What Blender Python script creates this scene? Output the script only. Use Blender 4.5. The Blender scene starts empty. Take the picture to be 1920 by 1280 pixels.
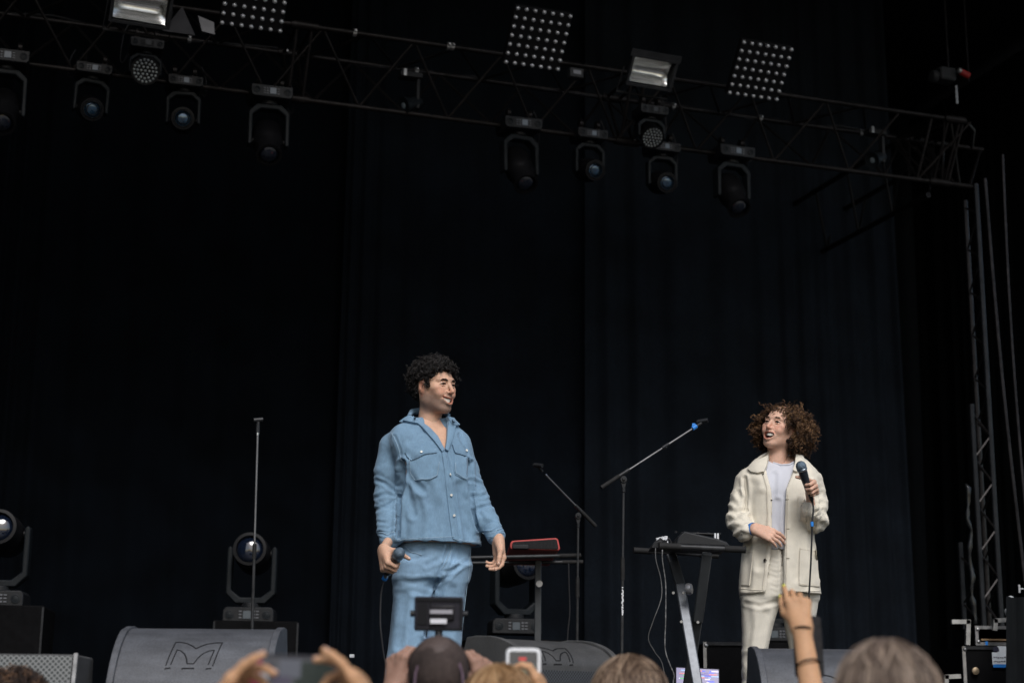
import bpy, math, random
import numpy as np
from mathutils import Matrix, Vector
from mathutils.bvhtree import BVHTree
random.seed(7); rng = np.random.default_rng(7)
sc = bpy.context.scene
COL = sc.collection
V3 = lambda *a: np.array(a, float)

# ------------------------------------------------------------------ camera
PITCH, ROLL, FPX = math.radians(13.13), 0.010, 3000.0
CAM = V3(0, 0, 1.5)
F_ = V3(0, math.cos(PITCH), math.sin(PITCH)); _U0 = V3(0, -math.sin(PITCH), math.cos(PITCH)); _R0 = V3(1, 0, 0)
R_ = _R0*math.cos(ROLL) + _U0*math.sin(ROLL); U_ = _U0*math.cos(ROLL) - _R0*math.sin(ROLL)
cam = bpy.data.cameras.new('camera'); co = bpy.data.objects.new('camera', cam); COL.objects.link(co)
m = Matrix.Identity(4)
for i in range(3):
    m[i][0], m[i][1], m[i][2], m[i][3] = R_[i], U_[i], -F_[i], CAM[i]
co.matrix_world = m
cam.sensor_width = 36; cam.lens = 36*FPX/1920; cam.clip_start = 0.05; cam.clip_end = 3000
cam.dof.use_dof = True; cam.dof.focus_distance = 7.35; cam.dof.aperture_fstop = 2.5
sc.camera = co
# ------------------------------------------------------------------ light
SUN_EL, SUN_AZ = 46.0, 168.0         # degrees; azimuth clockwise from +Y: behind the camera
w = bpy.data.worlds.new('World'); sc.world = w; w.use_nodes = True
nt = w.node_tree; bg = nt.nodes['Background']
sky = nt.nodes.new('ShaderNodeTexSky'); sky.sky_type = 'NISHITA'; sky.sun_disc = False
sky.sun_elevation = math.radians(SUN_EL); sky.sun_rotation = math.radians(SUN_AZ)
sky.air_density = 1.2; sky.dust_density = 3.0; sky.ozone_density = 1.0
nt.links.new(sky.outputs[0], bg.inputs['Color']); bg.inputs['Strength'].default_value = 0.085
sl = bpy.data.lights.new('sun', 'SUN'); sl.energy = 1.5; sl.angle = math.radians(28); sl.color = (.955, .97, 1)
so = bpy.data.objects.new('sun', sl); COL.objects.link(so)
_az = math.radians(SUN_AZ); _el = math.radians(SUN_EL)
_sd = Vector((math.sin(_az)*math.cos(_el), math.cos(_az)*math.cos(_el), math.sin(_el)))
so.rotation_euler = _sd.to_track_quat('Z', 'Y').to_euler(); so.location = (0, -5, 20)
sc.view_settings.view_transform = 'Standard'; sc.view_settings.look = 'None'
sc.view_settings.exposure = 0.58; sc.view_settings.gamma = 1.0
sc.cycles.max_bounces = 6; sc.cycles.diffuse_bounces = 3; sc.cycles.glossy_bounces = 3
sc.cycles.caustics_reflective = False; sc.cycles.caustics_refractive = False

# ------------------------------------------------------------------ projection of real places
def P(px, py, Y):
    d = F_*FPX + R_*(px-960) + U_*(640-py)
    return CAM + d*(Y/d[1])
def PZ(px, Y, z):                       # point at depth Y, height z, seen at column px
    x = 0.0
    for _ in range(6):
        q = V3(x, Y, z) - CAM
        x += (px - (960 + FPX*(q@R_)/(q@F_)))*(q@F_)/FPX
    return V3(x, Y, z)
def pix(p):
    q = np.asarray(p) - CAM; f = q@F_
    return 960 + FPX*(q@R_)/f, 640 - FPX*(q@U_)/f
def mpp(Y, py=900):                     # metres per photo pixel
    return ((P(960, py, Y)-CAM)@F_)/FPX
unit = lambda v: np.asarray(v, float)/np.linalg.norm(v)
STG = math.radians(18.5)
SU = V3(math.cos(STG), math.sin(STG), 0); SV = V3(-math.sin(STG), math.cos(STG), 0); SZ = V3(0, 0, 1)
FLOOR = 1.2

# ------------------------------------------------------------------ materials
MATS = {}
def pm(name, col, rough=.6, metal=0, noise=None, bump=None, spec=.5, coat=0, emit=None, sheen=0, sss=0, crumple=None):
    if name in MATS: return MATS[name]
    M = bpy.data.materials.new(name); M.use_nodes = True; t = M.node_tree; b = t.nodes['Principled BSDF']
    b.inputs['Base Color'].default_value = (*col, 1); b.inputs['Roughness'].default_value = rough
    b.inputs['Metallic'].default_value = metal; b.inputs['Specular IOR Level'].default_value = spec
    if max(col) < .06 and spec == .5: b.inputs['Specular IOR Level'].default_value = .16
    b.inputs['Coat Weight'].default_value = coat
    if sheen: b.inputs['Sheen Weight'].default_value = sheen
    if sss:
        b.inputs['Subsurface Weight'].default_value = sss; b.inputs['Subsurface Radius'].default_value = (.012, .005, .003); b.inputs['Subsurface Scale'].default_value = .6
    if emit: b.inputs['Emission Color'].default_value = (*emit[0], 1); b.inputs['Emission Strength'].default_value = emit[1]
    tc = t.nodes.new('ShaderNodeTexCoord')
    def tex(scale, det=4, stretch=None):
        n = t.nodes.new('ShaderNodeTexNoise'); n.inputs['Scale'].default_value = scale; n.inputs['Detail'].default_value = det
        mp = t.nodes.new('ShaderNodeMapping')
        if stretch: mp.inputs['Scale'].default_value = stretch
        t.links.new(tc.outputs['Object'], mp.inputs['Vector']); t.links.new(mp.outputs[0], n.inputs['Vector']); return n
    if noise:
        mix = None
        src = None
        for i, (s, amt, *st) in enumerate(noise):
            n = tex(s, 5, st[0] if st else None)
            mr = t.nodes.new('ShaderNodeMapRange'); mr.inputs['From Min'].default_value = .25; mr.inputs['From Max'].default_value = .75
            mr.inputs['To Min'].default_value = 1-amt; mr.inputs['To Max'].default_value = 1+amt
            t.links.new(n.outputs['Fac'], mr.inputs['Value'])
            mul = t.nodes.new('ShaderNodeMix'); mul.data_type = 'RGBA'; mul.blend_type = 'MULTIPLY'; mul.inputs['Factor'].default_value = 1
            if src is None: mul.inputs['A'].default_value = (*col, 1)
            else: t.links.new(src, mul.inputs['A'])
            t.links.new(mr.outputs[0], mul.inputs['B']); src = mul.outputs['Result']
        t.links.new(src, b.inputs['Base Color'])
    if bump:
        hsrc = None
        for (s, st, *sv) in bump:
            n = tex(s, 3, sv[0] if sv else None)
            bp = t.nodes.new('ShaderNodeBump'); bp.inputs['Strength'].default_value = st; bp.inputs['Distance'].default_value = .004
            t.links.new(n.outputs['Fac'], bp.inputs['Height'])
            if hsrc: t.links.new(hsrc, bp.inputs['Normal'])
            hsrc = bp.outputs[0]
        if crumple:                                  # pinched creases of thin cloth
            n = tex(crumple[0], 4); n.noise_type = 'RIDGED_MULTIFRACTAL'; n.inputs['Distortion'].default_value = .8; n.inputs['Roughness'].default_value = .55
            bp = t.nodes.new('ShaderNodeBump'); bp.inputs['Strength'].default_value = crumple[1]; bp.inputs['Distance'].default_value = crumple[2]
            t.links.new(n.outputs['Fac'], bp.inputs['Height']); t.links.new(hsrc, bp.inputs['Normal']); hsrc = bp.outputs[0]
        t.links.new(hsrc, b.inputs['Normal'])
    MATS[name] = M
    return M
def grille_mat(name, base, hole, scale):
    M = pm(name, base, .45, .3); t = M.node_tree; b = t.nodes['Principled BSDF']
    tc = t.nodes.new('ShaderNodeTexCoord'); v = t.nodes.new('ShaderNodeTexVoronoi'); v.inputs['Scale'].default_value = scale
    v.inputs['Randomness'].default_value = 0
    mp = t.nodes.new('ShaderNodeMapping'); mp.inputs['Scale'].default_value = (1, .0001, 1); mp.inputs['Rotation'].default_value = (0, math.radians(45), 0)
    t.links.new(tc.outputs['Object'], mp.inputs[0]); t.links.new(mp.outputs[0], v.inputs['Vector'])
    r = t.nodes.new('ShaderNodeValToRGB'); r.color_ramp.elements[0].position = .33; r.color_ramp.elements[1].position = .4
    r.color_ramp.elements[0].color = (*hole, 1); r.color_ramp.elements[1].color = (*base, 1)
    t.links.new(v.outputs['Distance'], r.inputs[0]); t.links.new(r.outputs[0], b.inputs['Base Color'])
    return M

# ------------------------------------------------------------------ mesh builder
def frame_of(d):
    d = unit(d); a = V3(0, 0, 1) if abs(d[2]) < .9 else V3(1, 0, 0)
    x = unit(np.cross(a, d)); return x, np.cross(d, x), d
class MB:
    def __init__(s): s.v = []; s.f = []; s.m = []; s.n = 0; s.mi = 0
    def add(s, vs, fs):
        vs = np.asarray(vs, float).reshape(-1, 3); o = s.n
        s.v.append(vs); s.f += [tuple(int(i)+o for i in f) for f in fs]; s.m += [s.mi]*len(fs); s.n += len(vs); return s
    def box(s, c, size, ax=None):
        ax = ax or (V3(1,0,0), V3(0,1,0), V3(0,0,1)); h = np.asarray(size, float)/2; c = np.asarray(c, float)
        vs = [c + ax[0]*i*h[0] + ax[1]*j*h[1] + ax[2]*k*h[2] for i in (-1,1) for j in (-1,1) for k in (-1,1)]
        return s.add(vs, [(0,1,3,2),(4,6,7,5),(0,4,5,1),(2,3,7,6),(0,2,6,4),(1,5,7,3)])
    def cyl(s, a, b, r0, r1=None, n=14, caps=True):
        r1 = r0 if r1 is None else r1; a = np.asarray(a, float); b = np.asarray(b, float); x, y, d = frame_of(b-a)
        A = np.linspace(0, 2*math.pi, n, endpoint=False); ring = np.cos(A)[:, None]*x + np.sin(A)[:, None]*y
        fs = [(i, (i+1) % n, n+(i+1) % n, n+i) for i in range(n)]
        if caps: fs += [tuple(range(n))[::-1], tuple(range(n, 2*n))]
        return s.add(np.vstack([a+ring*r0, b+ring*r1]), fs)
    def lathe(s, prof, o, axis, n=24, cap=True):
        x, y, d = frame_of(axis); o = np.asarray(o, float); A = np.linspace(0, 2*math.pi, n, endpoint=False)
        ring = np.cos(A)[:, None]*x + np.sin(A)[:, None]*y
        vs = np.vstack([o + d*h + ring*max(r, 1e-5) for r, h in prof]); fs = []
        for k in range(len(prof)-1):
            fs += [(k*n+i, k*n+(i+1) % n, (k+1)*n+(i+1) % n, (k+1)*n+i) for i in range(n)]
        if cap: fs += [tuple(range(n))[::-1], tuple(range((len(prof)-1)*n, len(prof)*n))]
        return s.add(vs, fs)
    def tube(s, pts, r, n=6, caps=True):
        pts = np.asarray(pts, float); N = len(pts); rr = np.broadcast_to(np.asarray(r, float), (N,))
        T = np.gradient(pts, axis=0); T /= np.linalg.norm(T, axis=1)[:, None]+1e-12
        x, _, _ = frame_of(T[0]); A = np.linspace(0, 2*math.pi, n, endpoint=False); vs = []
        for i in range(N):
            x = x - T[i]*(x@T[i]); x /= np.linalg.norm(x)+1e-12; y = np.cross(T[i], x)
            vs.append(pts[i] + rr[i]*(np.cos(A)[:, None]*x + np.sin(A)[:, None]*y))
        fs = [(k*n+i, k*n+(i+1) % n, (k+1)*n+(i+1) % n, (k+1)*n+i) for k in range(N-1) for i in range(n)]
        if caps: fs += [tuple(range(n))[::-1], tuple(range((N-1)*n, N*n))]
        return s.add(np.vstack(vs), fs)
    def prism(s, poly, o, ex, ey, ez, depth):      # polygon in (ex,ey), extruded along ez, centred
        o = np.asarray(o, float); n = len(poly)
        a = [o + ex*p[0] + ey*p[1] - ez*depth/2 for p in poly]; b = [q + ez*depth for q in a]
        return s.add(a+b, [tuple(range(n))[::-1], tuple(range(n, 2*n))] + [(i, (i+1) % n, n+(i+1) % n, n+i) for i in range(n)])
    def sphere(s, c, r, n=12, ax=None, sc3=(1,1,1)):
        ax = ax or (V3(1,0,0), V3(0,1,0), V3(0,0,1)); vs = []; m_ = n//2+1
        for j in range(m_+1):
            t = math.pi*j/m_
            for i in range(n):
                p = 2*math.pi*i/n
                q = (math.sin(t)*math.cos(p)*sc3[0], math.sin(t)*math.sin(p)*sc3[1], math.cos(t)*sc3[2])
                vs.append(np.asarray(c, float)+r*(ax[0]*q[0]+ax[1]*q[1]+ax[2]*q[2]))
        return s.add(vs, [(j*n+i, (j+1)*n+i, (j+1)*n+(i+1) % n, j*n+(i+1) % n) for j in range(m_) for i in range(n)])
    def grid(s, G):
        G = np.asarray(G, float); a, b = G.shape[:2]
        return s.add(G.reshape(-1, 3), [(i*b+j, (i+1)*b+j, (i+1)*b+j+1, i*b+j+1) for i in range(a-1) for j in range(b-1)])
    def mark(s): s.cuts = getattr(s, 'cuts', [])+[(s.n, len(s.f))]; return s
    def build_each(s, name, mats, parent=None, **kw):      # every marked piece becomes a part of its own
        V = np.vstack(s.v); c = s.cuts+[(s.n, len(s.f))]; out = []
        for (n0, f0), (n1, f1) in zip(c[:-1], c[1:]):
            q = MB(); q.v = [V[n0:n1]]; q.f = [tuple(i-n0 for i in f) for f in s.f[f0:f1]]; q.m = s.m[f0:f1]; q.n = n1-n0; out.append(q.build(name, mats, parent, **kw))
        return out
    def build(s, name, mats, parent=None, world=True, bevel=0, sharp=35, smooth=True):
        vs = np.vstack(s.v) if s.v else np.zeros((0, 3))
        if parent is not None and world:
            Mi = MW[parent.name].inverted(); A = np.array(Mi)
            vs = vs@A[:3, :3].T + A[:3, 3]
        return mkobj(name, vs, s.f, mats, parent, s.m, bevel, sharp, smooth)
MW = {}
def mkobj(name, vs, fs, mats, parent=None, mi=None, bevel=0, sharp=35, smooth=True):
    me = bpy.data.meshes.new(name); me.from_pydata(np.asarray(vs).tolist(), [], fs if isinstance(fs, list) else np.asarray(fs).tolist())
    mats = mats if isinstance(mats, (list, tuple)) else [mats]
    for q in mats: me.materials.append(q)
    if mi is not None and len(mats) > 1: me.polygons.foreach_set('material_index', np.asarray(mi, np.int32))
    if smooth:
        me.polygons.foreach_set('use_smooth', np.ones(len(me.polygons), bool))
        if sharp: me.set_sharp_from_angle(angle=math.radians(sharp))
    me.update()
    o = bpy.data.objects.new(name, me); COL.objects.link(o)
    if parent is not None:
        o.parent = parent; MW[o.name] = MW[parent.name]
    else: MW[o.name] = Matrix.Identity(4)
    if bevel:
        b = o.modifiers.new('Bevel', 'BEVEL'); b.width = bevel; b.segments = 2; b.limit_method = 'ANGLE'; b.angle_limit = math.radians(40)
    return o
def tag(o, label=None, cat=None, group=None, kind=None):
    for k, v in (('label', label), ('category', cat), ('group', group), ('kind', kind)):
        if v: o[k] = v
    return o
def thing(name, label, cat, loc=(0,0,0), rot=None, group=None):
    o = bpy.data.objects.new(name, None); COL.objects.link(o); o.empty_display_size = .1
    M = Matrix.Translation(Vector([float(x) for x in loc]))
    if rot is not None: M = M @ rot.to_4x4()
    o.matrix_world = M; MW[o.name] = M.copy()
    return tag(o, label, cat, group)
Rz = lambda a: Matrix.Rotation(a, 3, 'Z')
Ry = lambda a: Matrix.Rotation(a, 3, 'Y')
Rx = lambda a: Matrix.Rotation(a, 3, 'X')
npm = lambda M: np.array(M)

# ------------------------------------------------------------------ noise, signed distance fields, surface nets
def vnoise(p, seed=0):
    p = np.asarray(p, float); i = np.floor(p).astype(np.int64); f = p-i; u = f*f*(3-2*f); r = 0
    def h(a):
        n = (a[:, 0]*374761393 + a[:, 1]*668265263 + a[:, 2]*1274126177 + seed*97531) & 0x7fffffff
        n = ((n ^ (n >> 13))*1274126177) & 0x7fffffff
        return ((n ^ (n >> 16)) & 0xffff)/32767.5-1
    for dx in (0, 1):
        for dy in (0, 1):
            for dz in (0, 1):
                wgt = (u[:, 0] if dx else 1-u[:, 0])*(u[:, 1] if dy else 1-u[:, 1])*(u[:, 2] if dz else 1-u[:, 2])
                r = r + wgt*h(i+np.array([dx, dy, dz]))
    return r
class SDF:
    def __init__(s, lo, hi, h):
        s.h = h; s.lo = np.asarray(lo, float); n = np.ceil((np.asarray(hi)-s.lo)/h).astype(int)+1
        s.ax = [s.lo[i]+h*np.arange(n[i]) for i in range(3)]; s.D = np.full(n, .2, np.float32)
    def _sl(s, lo, hi):
        return tuple(slice(max(0, int((lo[i]-s.lo[i])/s.h)-1), max(0, int((hi[i]-s.lo[i])/s.h)+3)) for i in range(3))
    def _op(s, f, lo, hi, k, mode):
        sl = s._sl(lo, hi); x = s.ax[0][sl[0]][:, None, None]; y = s.ax[1][sl[1]][None, :, None]; z = s.ax[2][sl[2]][None, None, :]
        if 0 in (x.size, y.size, z.size): return s
        d = f(x, y, z); D = s.D[sl]
        if mode == 'add':
            h = np.maximum(k-np.abs(D-d), 0)/k; s.D[sl] = np.minimum(D, d)-h*h*k*.25
        else:
            d = -d if mode == 'sub' else d
            h = np.maximum(k-np.abs(D-d), 0)/k; s.D[sl] = np.maximum(D, d)+h*h*k*.25
        return s
    def cone(s, a, b, ra, rb=None, k=.012, mode='add', sq=None):
        a = np.asarray(a, float); b = np.asarray(b, float); rb = ra if rb is None else rb; ba = b-a; L = max(ba@ba, 1e-12)
        R = max(ra, rb)*(max(1, sq[1]) if sq else 1)+k+s.h*2
        def f(x, y, z):
            X, Y, Z = x-a[0], y-a[1], z-a[2]
            if sq:                        # flatten: divide the component along the axis
                ax, q = unit(sq[0]), 1/sq[1]-1; t = X*ax[0]+Y*ax[1]+Z*ax[2]
                bq = ba+ax*(ba@ax)*q; Lq = bq@bq
                X, Y, Z = X+ax[0]*t*q, Y+ax[1]*t*q, Z+ax[2]*t*q
            else: bq, Lq = ba, L
            h = np.clip((X*bq[0]+Y*bq[1]+Z*bq[2])/Lq, 0, 1)
            return np.sqrt((X-bq[0]*h)**2+(Y-bq[1]*h)**2+(Z-bq[2]*h)**2)-(ra+(rb-ra)*h)
        return s._op(f, np.minimum(a, b)-R, np.maximum(a, b)+R, k, mode)
    def chain(s, pts, rs, k=.012, mode='add', sq=None):
        for i in range(len(pts)-1): s.cone(pts[i], pts[i+1], rs[i], rs[i+1], k, mode, sq)
        return s
    def ell(s, c, r, k=.012, mode='add', rot=None):
        c = np.asarray(c, float); r = np.asarray(r, float); R = max(r)+k+2*s.h; A = np.eye(3) if rot is None else np.array(rot).T
        def f(x, y, z):
            X, Y, Z = x-c[0], y-c[1], z-c[2]
            q = [A[i, 0]*X+A[i, 1]*Y+A[i, 2]*Z for i in range(3)]
            k0 = np.sqrt(sum((q[i]/r[i])**2 for i in range(3))); k1 = np.sqrt(sum((q[i]/r[i]**2)**2 for i in range(3)))
            return k0*(k0-1)/np.maximum(k1, 1e-6)
        return s._op(f, c-R, c+R, k, mode)
    def fn(s, f, lo, hi, k=.012, mode='add'): return s._op(f, np.asarray(lo, float), np.asarray(hi, float), k, mode)
    def mesh(s):
        D = s.D; h = s.h; nx, ny, nz = D.shape; sg = D < 0
        cnt = sum(sg[i:nx-1+i, j:ny-1+j, k:nz-1+k].astype(np.int8) for i in (0,1) for j in (0,1) for k in (0,1))
        cells = np.argwhere((cnt > 0) & (cnt < 8)); idx = np.full((nx-1, ny-1, nz-1), -1, np.int64)
        idx[tuple(cells.T)] = np.arange(len(cells)); acc = np.zeros((len(cells), 3)); num = np.zeros(len(cells))
        cor = [(i, j, k) for i in (0,1) for j in (0,1) for k in (0,1)]
        val = {c: D[cells[:, 0]+c[0], cells[:, 1]+c[1], cells[:, 2]+c[2]] for c in cor}
        for c in cor:
            for a in range(3):
                if c[a]: continue
                e = list(c); e[a] = 1; e = tuple(e); v0, v1 = val[c], val[e]; cr = (v0 < 0) != (v1 < 0)
                t = np.where(cr, v0/np.where(cr, v0-v1, 1), 0)
                p = np.zeros((len(cells), 3))+np.array(c, float); p[:, a] += t
                acc += np.where(cr[:, None], p, 0); num += cr
        vs = s.lo + h*(cells + acc/np.maximum(num, 1)[:, None]); fs = []
        for a in range(3):
            b, c = (a+1) % 3, (a+2) % 3
            s0 = [slice(None)]*3; s1 = [slice(None)]*3; s0[a] = slice(0, -1); s1[a] = slice(1, None)
            cr = sg[tuple(s0)] != sg[tuple(s1)]; E = np.argwhere(cr)
            n = np.array(D.shape); E = E[(E[:, b] > 0) & (E[:, c] > 0) & (E[:, b] < n[b]-1) & (E[:, c] < n[c]-1)]
            q = []
            for ob, oc in ((-1,-1), (0,-1), (0,0), (-1,0)):
                t = E.copy(); t[:, b] += ob; t[:, c] += oc; q.append(idx[tuple(t.T)])
            q = np.stack(q, 1); neg = sg[tuple(E.T)]
            q[~neg] = q[~neg][:, ::-1]; fs.append(q)
        fs = np.vstack(fs); fs = fs[(fs >= 0).all(1)]
        return vs, fs
def vnormals(vs, fs):
    n = np.cross(vs[fs[:, 2]]-vs[fs[:, 0]], vs[fs[:, 3]]-vs[fs[:, 1]]); o = np.zeros_like(vs)
    for i in range(4): np.add.at(o, fs[:, i], n)
    return o/(np.linalg.norm(o, axis=1)[:, None]+1e-12)
def smooth(vs, fs, it=1, lam=.5):
    for _ in range(it):
        a = np.zeros_like(vs); c = np.zeros(len(vs))
        for i in range(4):
            j = fs[:, (i+1) % 4]; np.add.at(a, fs[:, i], vs[j]); np.add.at(c, fs[:, i], 1)
            np.add.at(a, j, vs[fs[:, i]]); np.add.at(c, j, 1)
        vs = vs*(1-lam)+lam*a/np.maximum(c, 1)[:, None]
    return vs
def seg_dist(px, py, pl):
    d = np.full(px.shape, 1e9)
    for (ax, ay), (bx, by) in zip(pl[:-1], pl[1:]):
        bx_, by_ = bx-ax, by-ay; h = np.clip(((px-ax)*bx_+(py-ay)*by_)/max(bx_*bx_+by_*by_, 1e-9), 0, 1)
        d = np.minimum(d, np.hypot(px-ax-bx_*h, py-ay-by_*h))
    return d
def poly_sdf(px, py, poly):
    d = np.full(np.broadcast(px, py).shape, 1e9); s = np.ones(d.shape); n = len(poly); j = n-1
    for i in range(n):
        ax, ay = poly[i]; bx, by = poly[j]; ex, ey = bx-ax, by-ay; wx, wy = px-ax, py-ay
        h = np.clip((wx*ex+wy*ey)/(ex*ex+ey*ey), 0, 1); d = np.minimum(d, (wx-ex*h)**2+(wy-ey*h)**2)
        c1 = py >= ay; c2 = py < by; c3 = ex*wy > ey*wx
        s = np.where((c1 & c2 & c3) | (~c1 & ~c2 & ~c3), -s, s); j = i
    return s*np.sqrt(d)
def pixg(x, y, z):
    X, Y, Z = x-CAM[0], y-CAM[1], z-CAM[2]; f = X*F_[0]+Y*F_[1]+Z*F_[2]
    return 960+FPX*(X*R_[0]+Y*R_[1]+Z*R_[2])/f, 640-FPX*(X*U_[0]+Y*U_[1]+Z*U_[2])/f
def creases(vs, fs, lst, front=True):
    """folds in cloth: each (polyline in photo pixels, depth m, width px) presses a groove with raised lips"""
    N = vnormals(vs, fs); px, py = pixg(vs[:, 0], vs[:, 1], vs[:, 2]); face = ((vs-CAM)*N).sum(1) < 0; disp = np.zeros(len(vs))
    for pl, dep, wd in lst:
        d = seg_dist(px, py, pl)/wd
        disp += np.where(face, -dep*np.exp(-d*d)+dep*.7*np.exp(-(d-1.7)**2*1.6), 0)
    return vs+N*disp[:, None]
def wrinkle(vs, fs, amp, scale, seed=0, mask=None, ang=0.):
    N = vnormals(vs, fs); c, s = math.cos(ang), math.sin(ang)
    q = np.stack([vs[:, 0]*c+vs[:, 2]*s, vs[:, 1], -vs[:, 0]*s+vs[:, 2]*c], 1)*np.asarray(scale); q2 = q+0.9*np.stack([vnoise(q*.6+7, seed+1), vnoise(q*.6+17, seed+2), vnoise(q*.6+27, seed+3)], 1)
    n = vnoise(q2, seed); n = np.sqrt(n*n+.006)*1.9-.75; n = n*.75+.25*(1-2*np.abs(vnoise(q2*1.7+3, seed+5)))
    a = amp*n
    if mask is not None: a = a*mask
    return vs+N*a[:, None]
def join(parts):
    V = []; Fc = []; Mi = []; o = 0
    for vs, fs, mi in parts:
        V.append(vs); Fc += [tuple(int(a)+o for a in f) for f in fs]; Mi += list(np.broadcast_to(mi, (len(fs),))); o += len(vs)
    return np.vstack(V), Fc, Mi
def loc(vs, root):
    A = np.array(MW[root.name].inverted()); return np.asarray(vs)@A[:3, :3].T+A[:3, 3]
def bvh(vs, fs): return BVHTree.FromPolygons([Vector(v) for v in vs], [tuple(int(i) for i in f) for f in fs])
def cast(B, px, py, Yf):
    d = Vector(P(px, py, 5.)-CAM).normalized(); h = B.ray_cast(Vector(CAM), d)
    if h[0] is None: return P(px, py, Yf), -np.array(d)
    n = np.array(h[1]); n = n if n@np.array(d) < 0 else -n
    return np.array(h[0]), n
def patch(B, rows, Yf, lift=.004, thick=.006, nu=10, mb=None, puff=0):
    """cloth piece lying on a surface; rows = polylines in photo pixels, top to bottom"""
    mb = mb or MB(); rows = [np.asarray(r, float) for r in rows]
    def along(r, t):
        L = np.r_[0, np.cumsum(np.hypot(*np.diff(r, axis=0).T))]; return np.stack([np.interp(t*L[-1], L, r[:, 0]), np.interp(t*L[-1], L, r[:, 1])], -1)
    T = np.linspace(0, 1, nu); R = np.stack([along(r, T) for r in rows]); nv = max(len(rows), 8)
    S = np.linspace(0, len(rows)-1, nv); G = np.zeros((nv, nu, 3)); Nn = np.zeros_like(G)
    for a, sv in enumerate(S):
        i = min(int(sv), len(rows)-2); f = sv-i
        for b in range(nu):
            q = R[i, b]*(1-f)+R[i+1, b]*f; G[a, b], Nn[a, b] = cast(B, q[0], q[1], Yf)
    top = G+Nn*lift
    if puff:
        wv = np.sin(np.linspace(0, math.pi, nv))[:, None]*np.sin(np.linspace(0, math.pi, nu))[None]; top = top+Nn*(wv*puff)[..., None]
    mb.grid(top[:, ::-1]); bot = G-Nn*thick
    for e_t, e_b in ((top[0], bot[0]), (bot[-1], top[-1]), (bot[:, 0], top[:, 0]), (top[:, -1], bot[:, -1])): mb.grid(np.stack([e_b, e_t])[:, ::-1])
    return mb
# ------------------------------------------------------------------ material set
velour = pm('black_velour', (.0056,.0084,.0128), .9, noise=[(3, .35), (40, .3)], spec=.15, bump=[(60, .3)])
velour2 = pm('black_cloth', (.006,.007,.008), .95, noise=[(4, .3)], spec=.1)
deckm = pm('stage_deck_black', (.02,.02,.02), .55, noise=[(2, .3), (30, .3)], bump=[(80, .2)])
roofm = pm('roof_skin', (.003,.003,.004), .8, noise=[(1, .3)])
grassm = pm('trodden_ground', (.12,.115,.105), .95, noise=[(.4, .4), (6, .4), (40, .4)], bump=[(30, .6)])
alu = pm('weathered_truss', (.017,.015,.0148), .36, .5, noise=[(4, .5, (1,1,1)), (25, .5)], bump=[(40, .1)], spec=.25)
alub = pm('bright_aluminium', (.42,.42,.43), .35, .9, noise=[(20, .25)])
steel = pm('zinc_clamp', (.30,.30,.30), .4, .9, noise=[(30, .4)])
blk = pm('black_plastic', (.012,.013,.015), .45, noise=[(12, .25)], spec=.28, bump=[(120, .08)])
blkm = pm('black_powder_coat', (.022,.023,.025), .5, .0, noise=[(10, .3), (60, .2)], bump=[(150, .12)])
yokem = pm('grey_black_casting', (.009,.0115,.0138), .5, spec=.2, noise=[(9, .25), (50, .2)], bump=[(120, .1)])
tubm = pm('black_tube_steel', (.035,.036,.038), .33, .25, noise=[(8, .3), (40, .25)])
rubber = pm('rubber_grip', (.018,.018,.018), .7, noise=[(30, .3)])
chrome = pm('scuffed_chrome', (.45,.45,.45), .22, 1, noise=[(40, .2)])
lensm = pm('coated_lens', (.006,.010,.022), .04, 0, spec=.9, coat=1)
lensb = pm('blue_coated_lens', (.010,.05,.10), .12, .6, noise=[(30, .6)], spec=.8, coat=1)
reflm = pm('reflector_metal', (.92,.93,.90), .22, .8, noise=[(14, .35, (.4, .4, 5))], bump=[(9, .6, (.3,.3,3))])
bulbm = pm('clear_bulb_dome', (.50,.51,.53), .18, .55, coat=1)
lcd = pm('lit_status_display', (.05,.06,.07), .25, emit=((.55,.70,.85), .02))
lcd_w = pm('status_buttons', (.12,.125,.14), .4)
bluetape = pm('blue_tape', (.015,.20,.62), .5, noise=[(60, .2)])
woodg = pm('box_side_black', (.0035,.0035,.004), .8, spec=.08, noise=[(3, .4), (30, .3)], bump=[(30, .2)])
wedgem = pm('textured_speaker_paint', (.066,.070,.080), .56, noise=[(2.5, .22), (14, .16), (38, .2, (.15, 1, 1)), (160, .25)], bump=[(260, .35)])
wedgeb = pm('speaker_paint_dusty', (.060,.060,.060), .58, noise=[(3, .35), (9, .3, (1, 1, .4)), (160, .25)], bump=[(240, .4)])
groove = pm('engraved_groove', (.006,.006,.007), .8)
redm = pm('red_keyboard_shell', (.42,.055,.050), .42, noise=[(12, .12)])
ribm = pm('black_ribbed_panel', (.012,.012,.013), .45)
whitep = pm('white_plastic', (.72,.73,.75), .4)
paper = pm('white_label_paper', (.62,.66,.70), .7, noise=[(30, .08)])
ink = pm('label_ink', (.03,.03,.05), .8)
ply = pm('plywood_edge', (.30,.19,.10), .7, noise=[(20, .3)])
cablem = pm('black_cable', (.022,.022,.024), .45)
cableg = pm('grey_cable', (.09,.09,.09), .5, noise=[(50, .3)])
redst = pm('red_strap', (.25,.008,.008), .6)
grl = grille_mat('perforated_grille', (.085,.09,.10), (.004,.004,.004), 105)
grl2 = grille_mat('perforated_grille_fine', (.11,.115,.115), (.012,.016,.016), 75)

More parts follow.
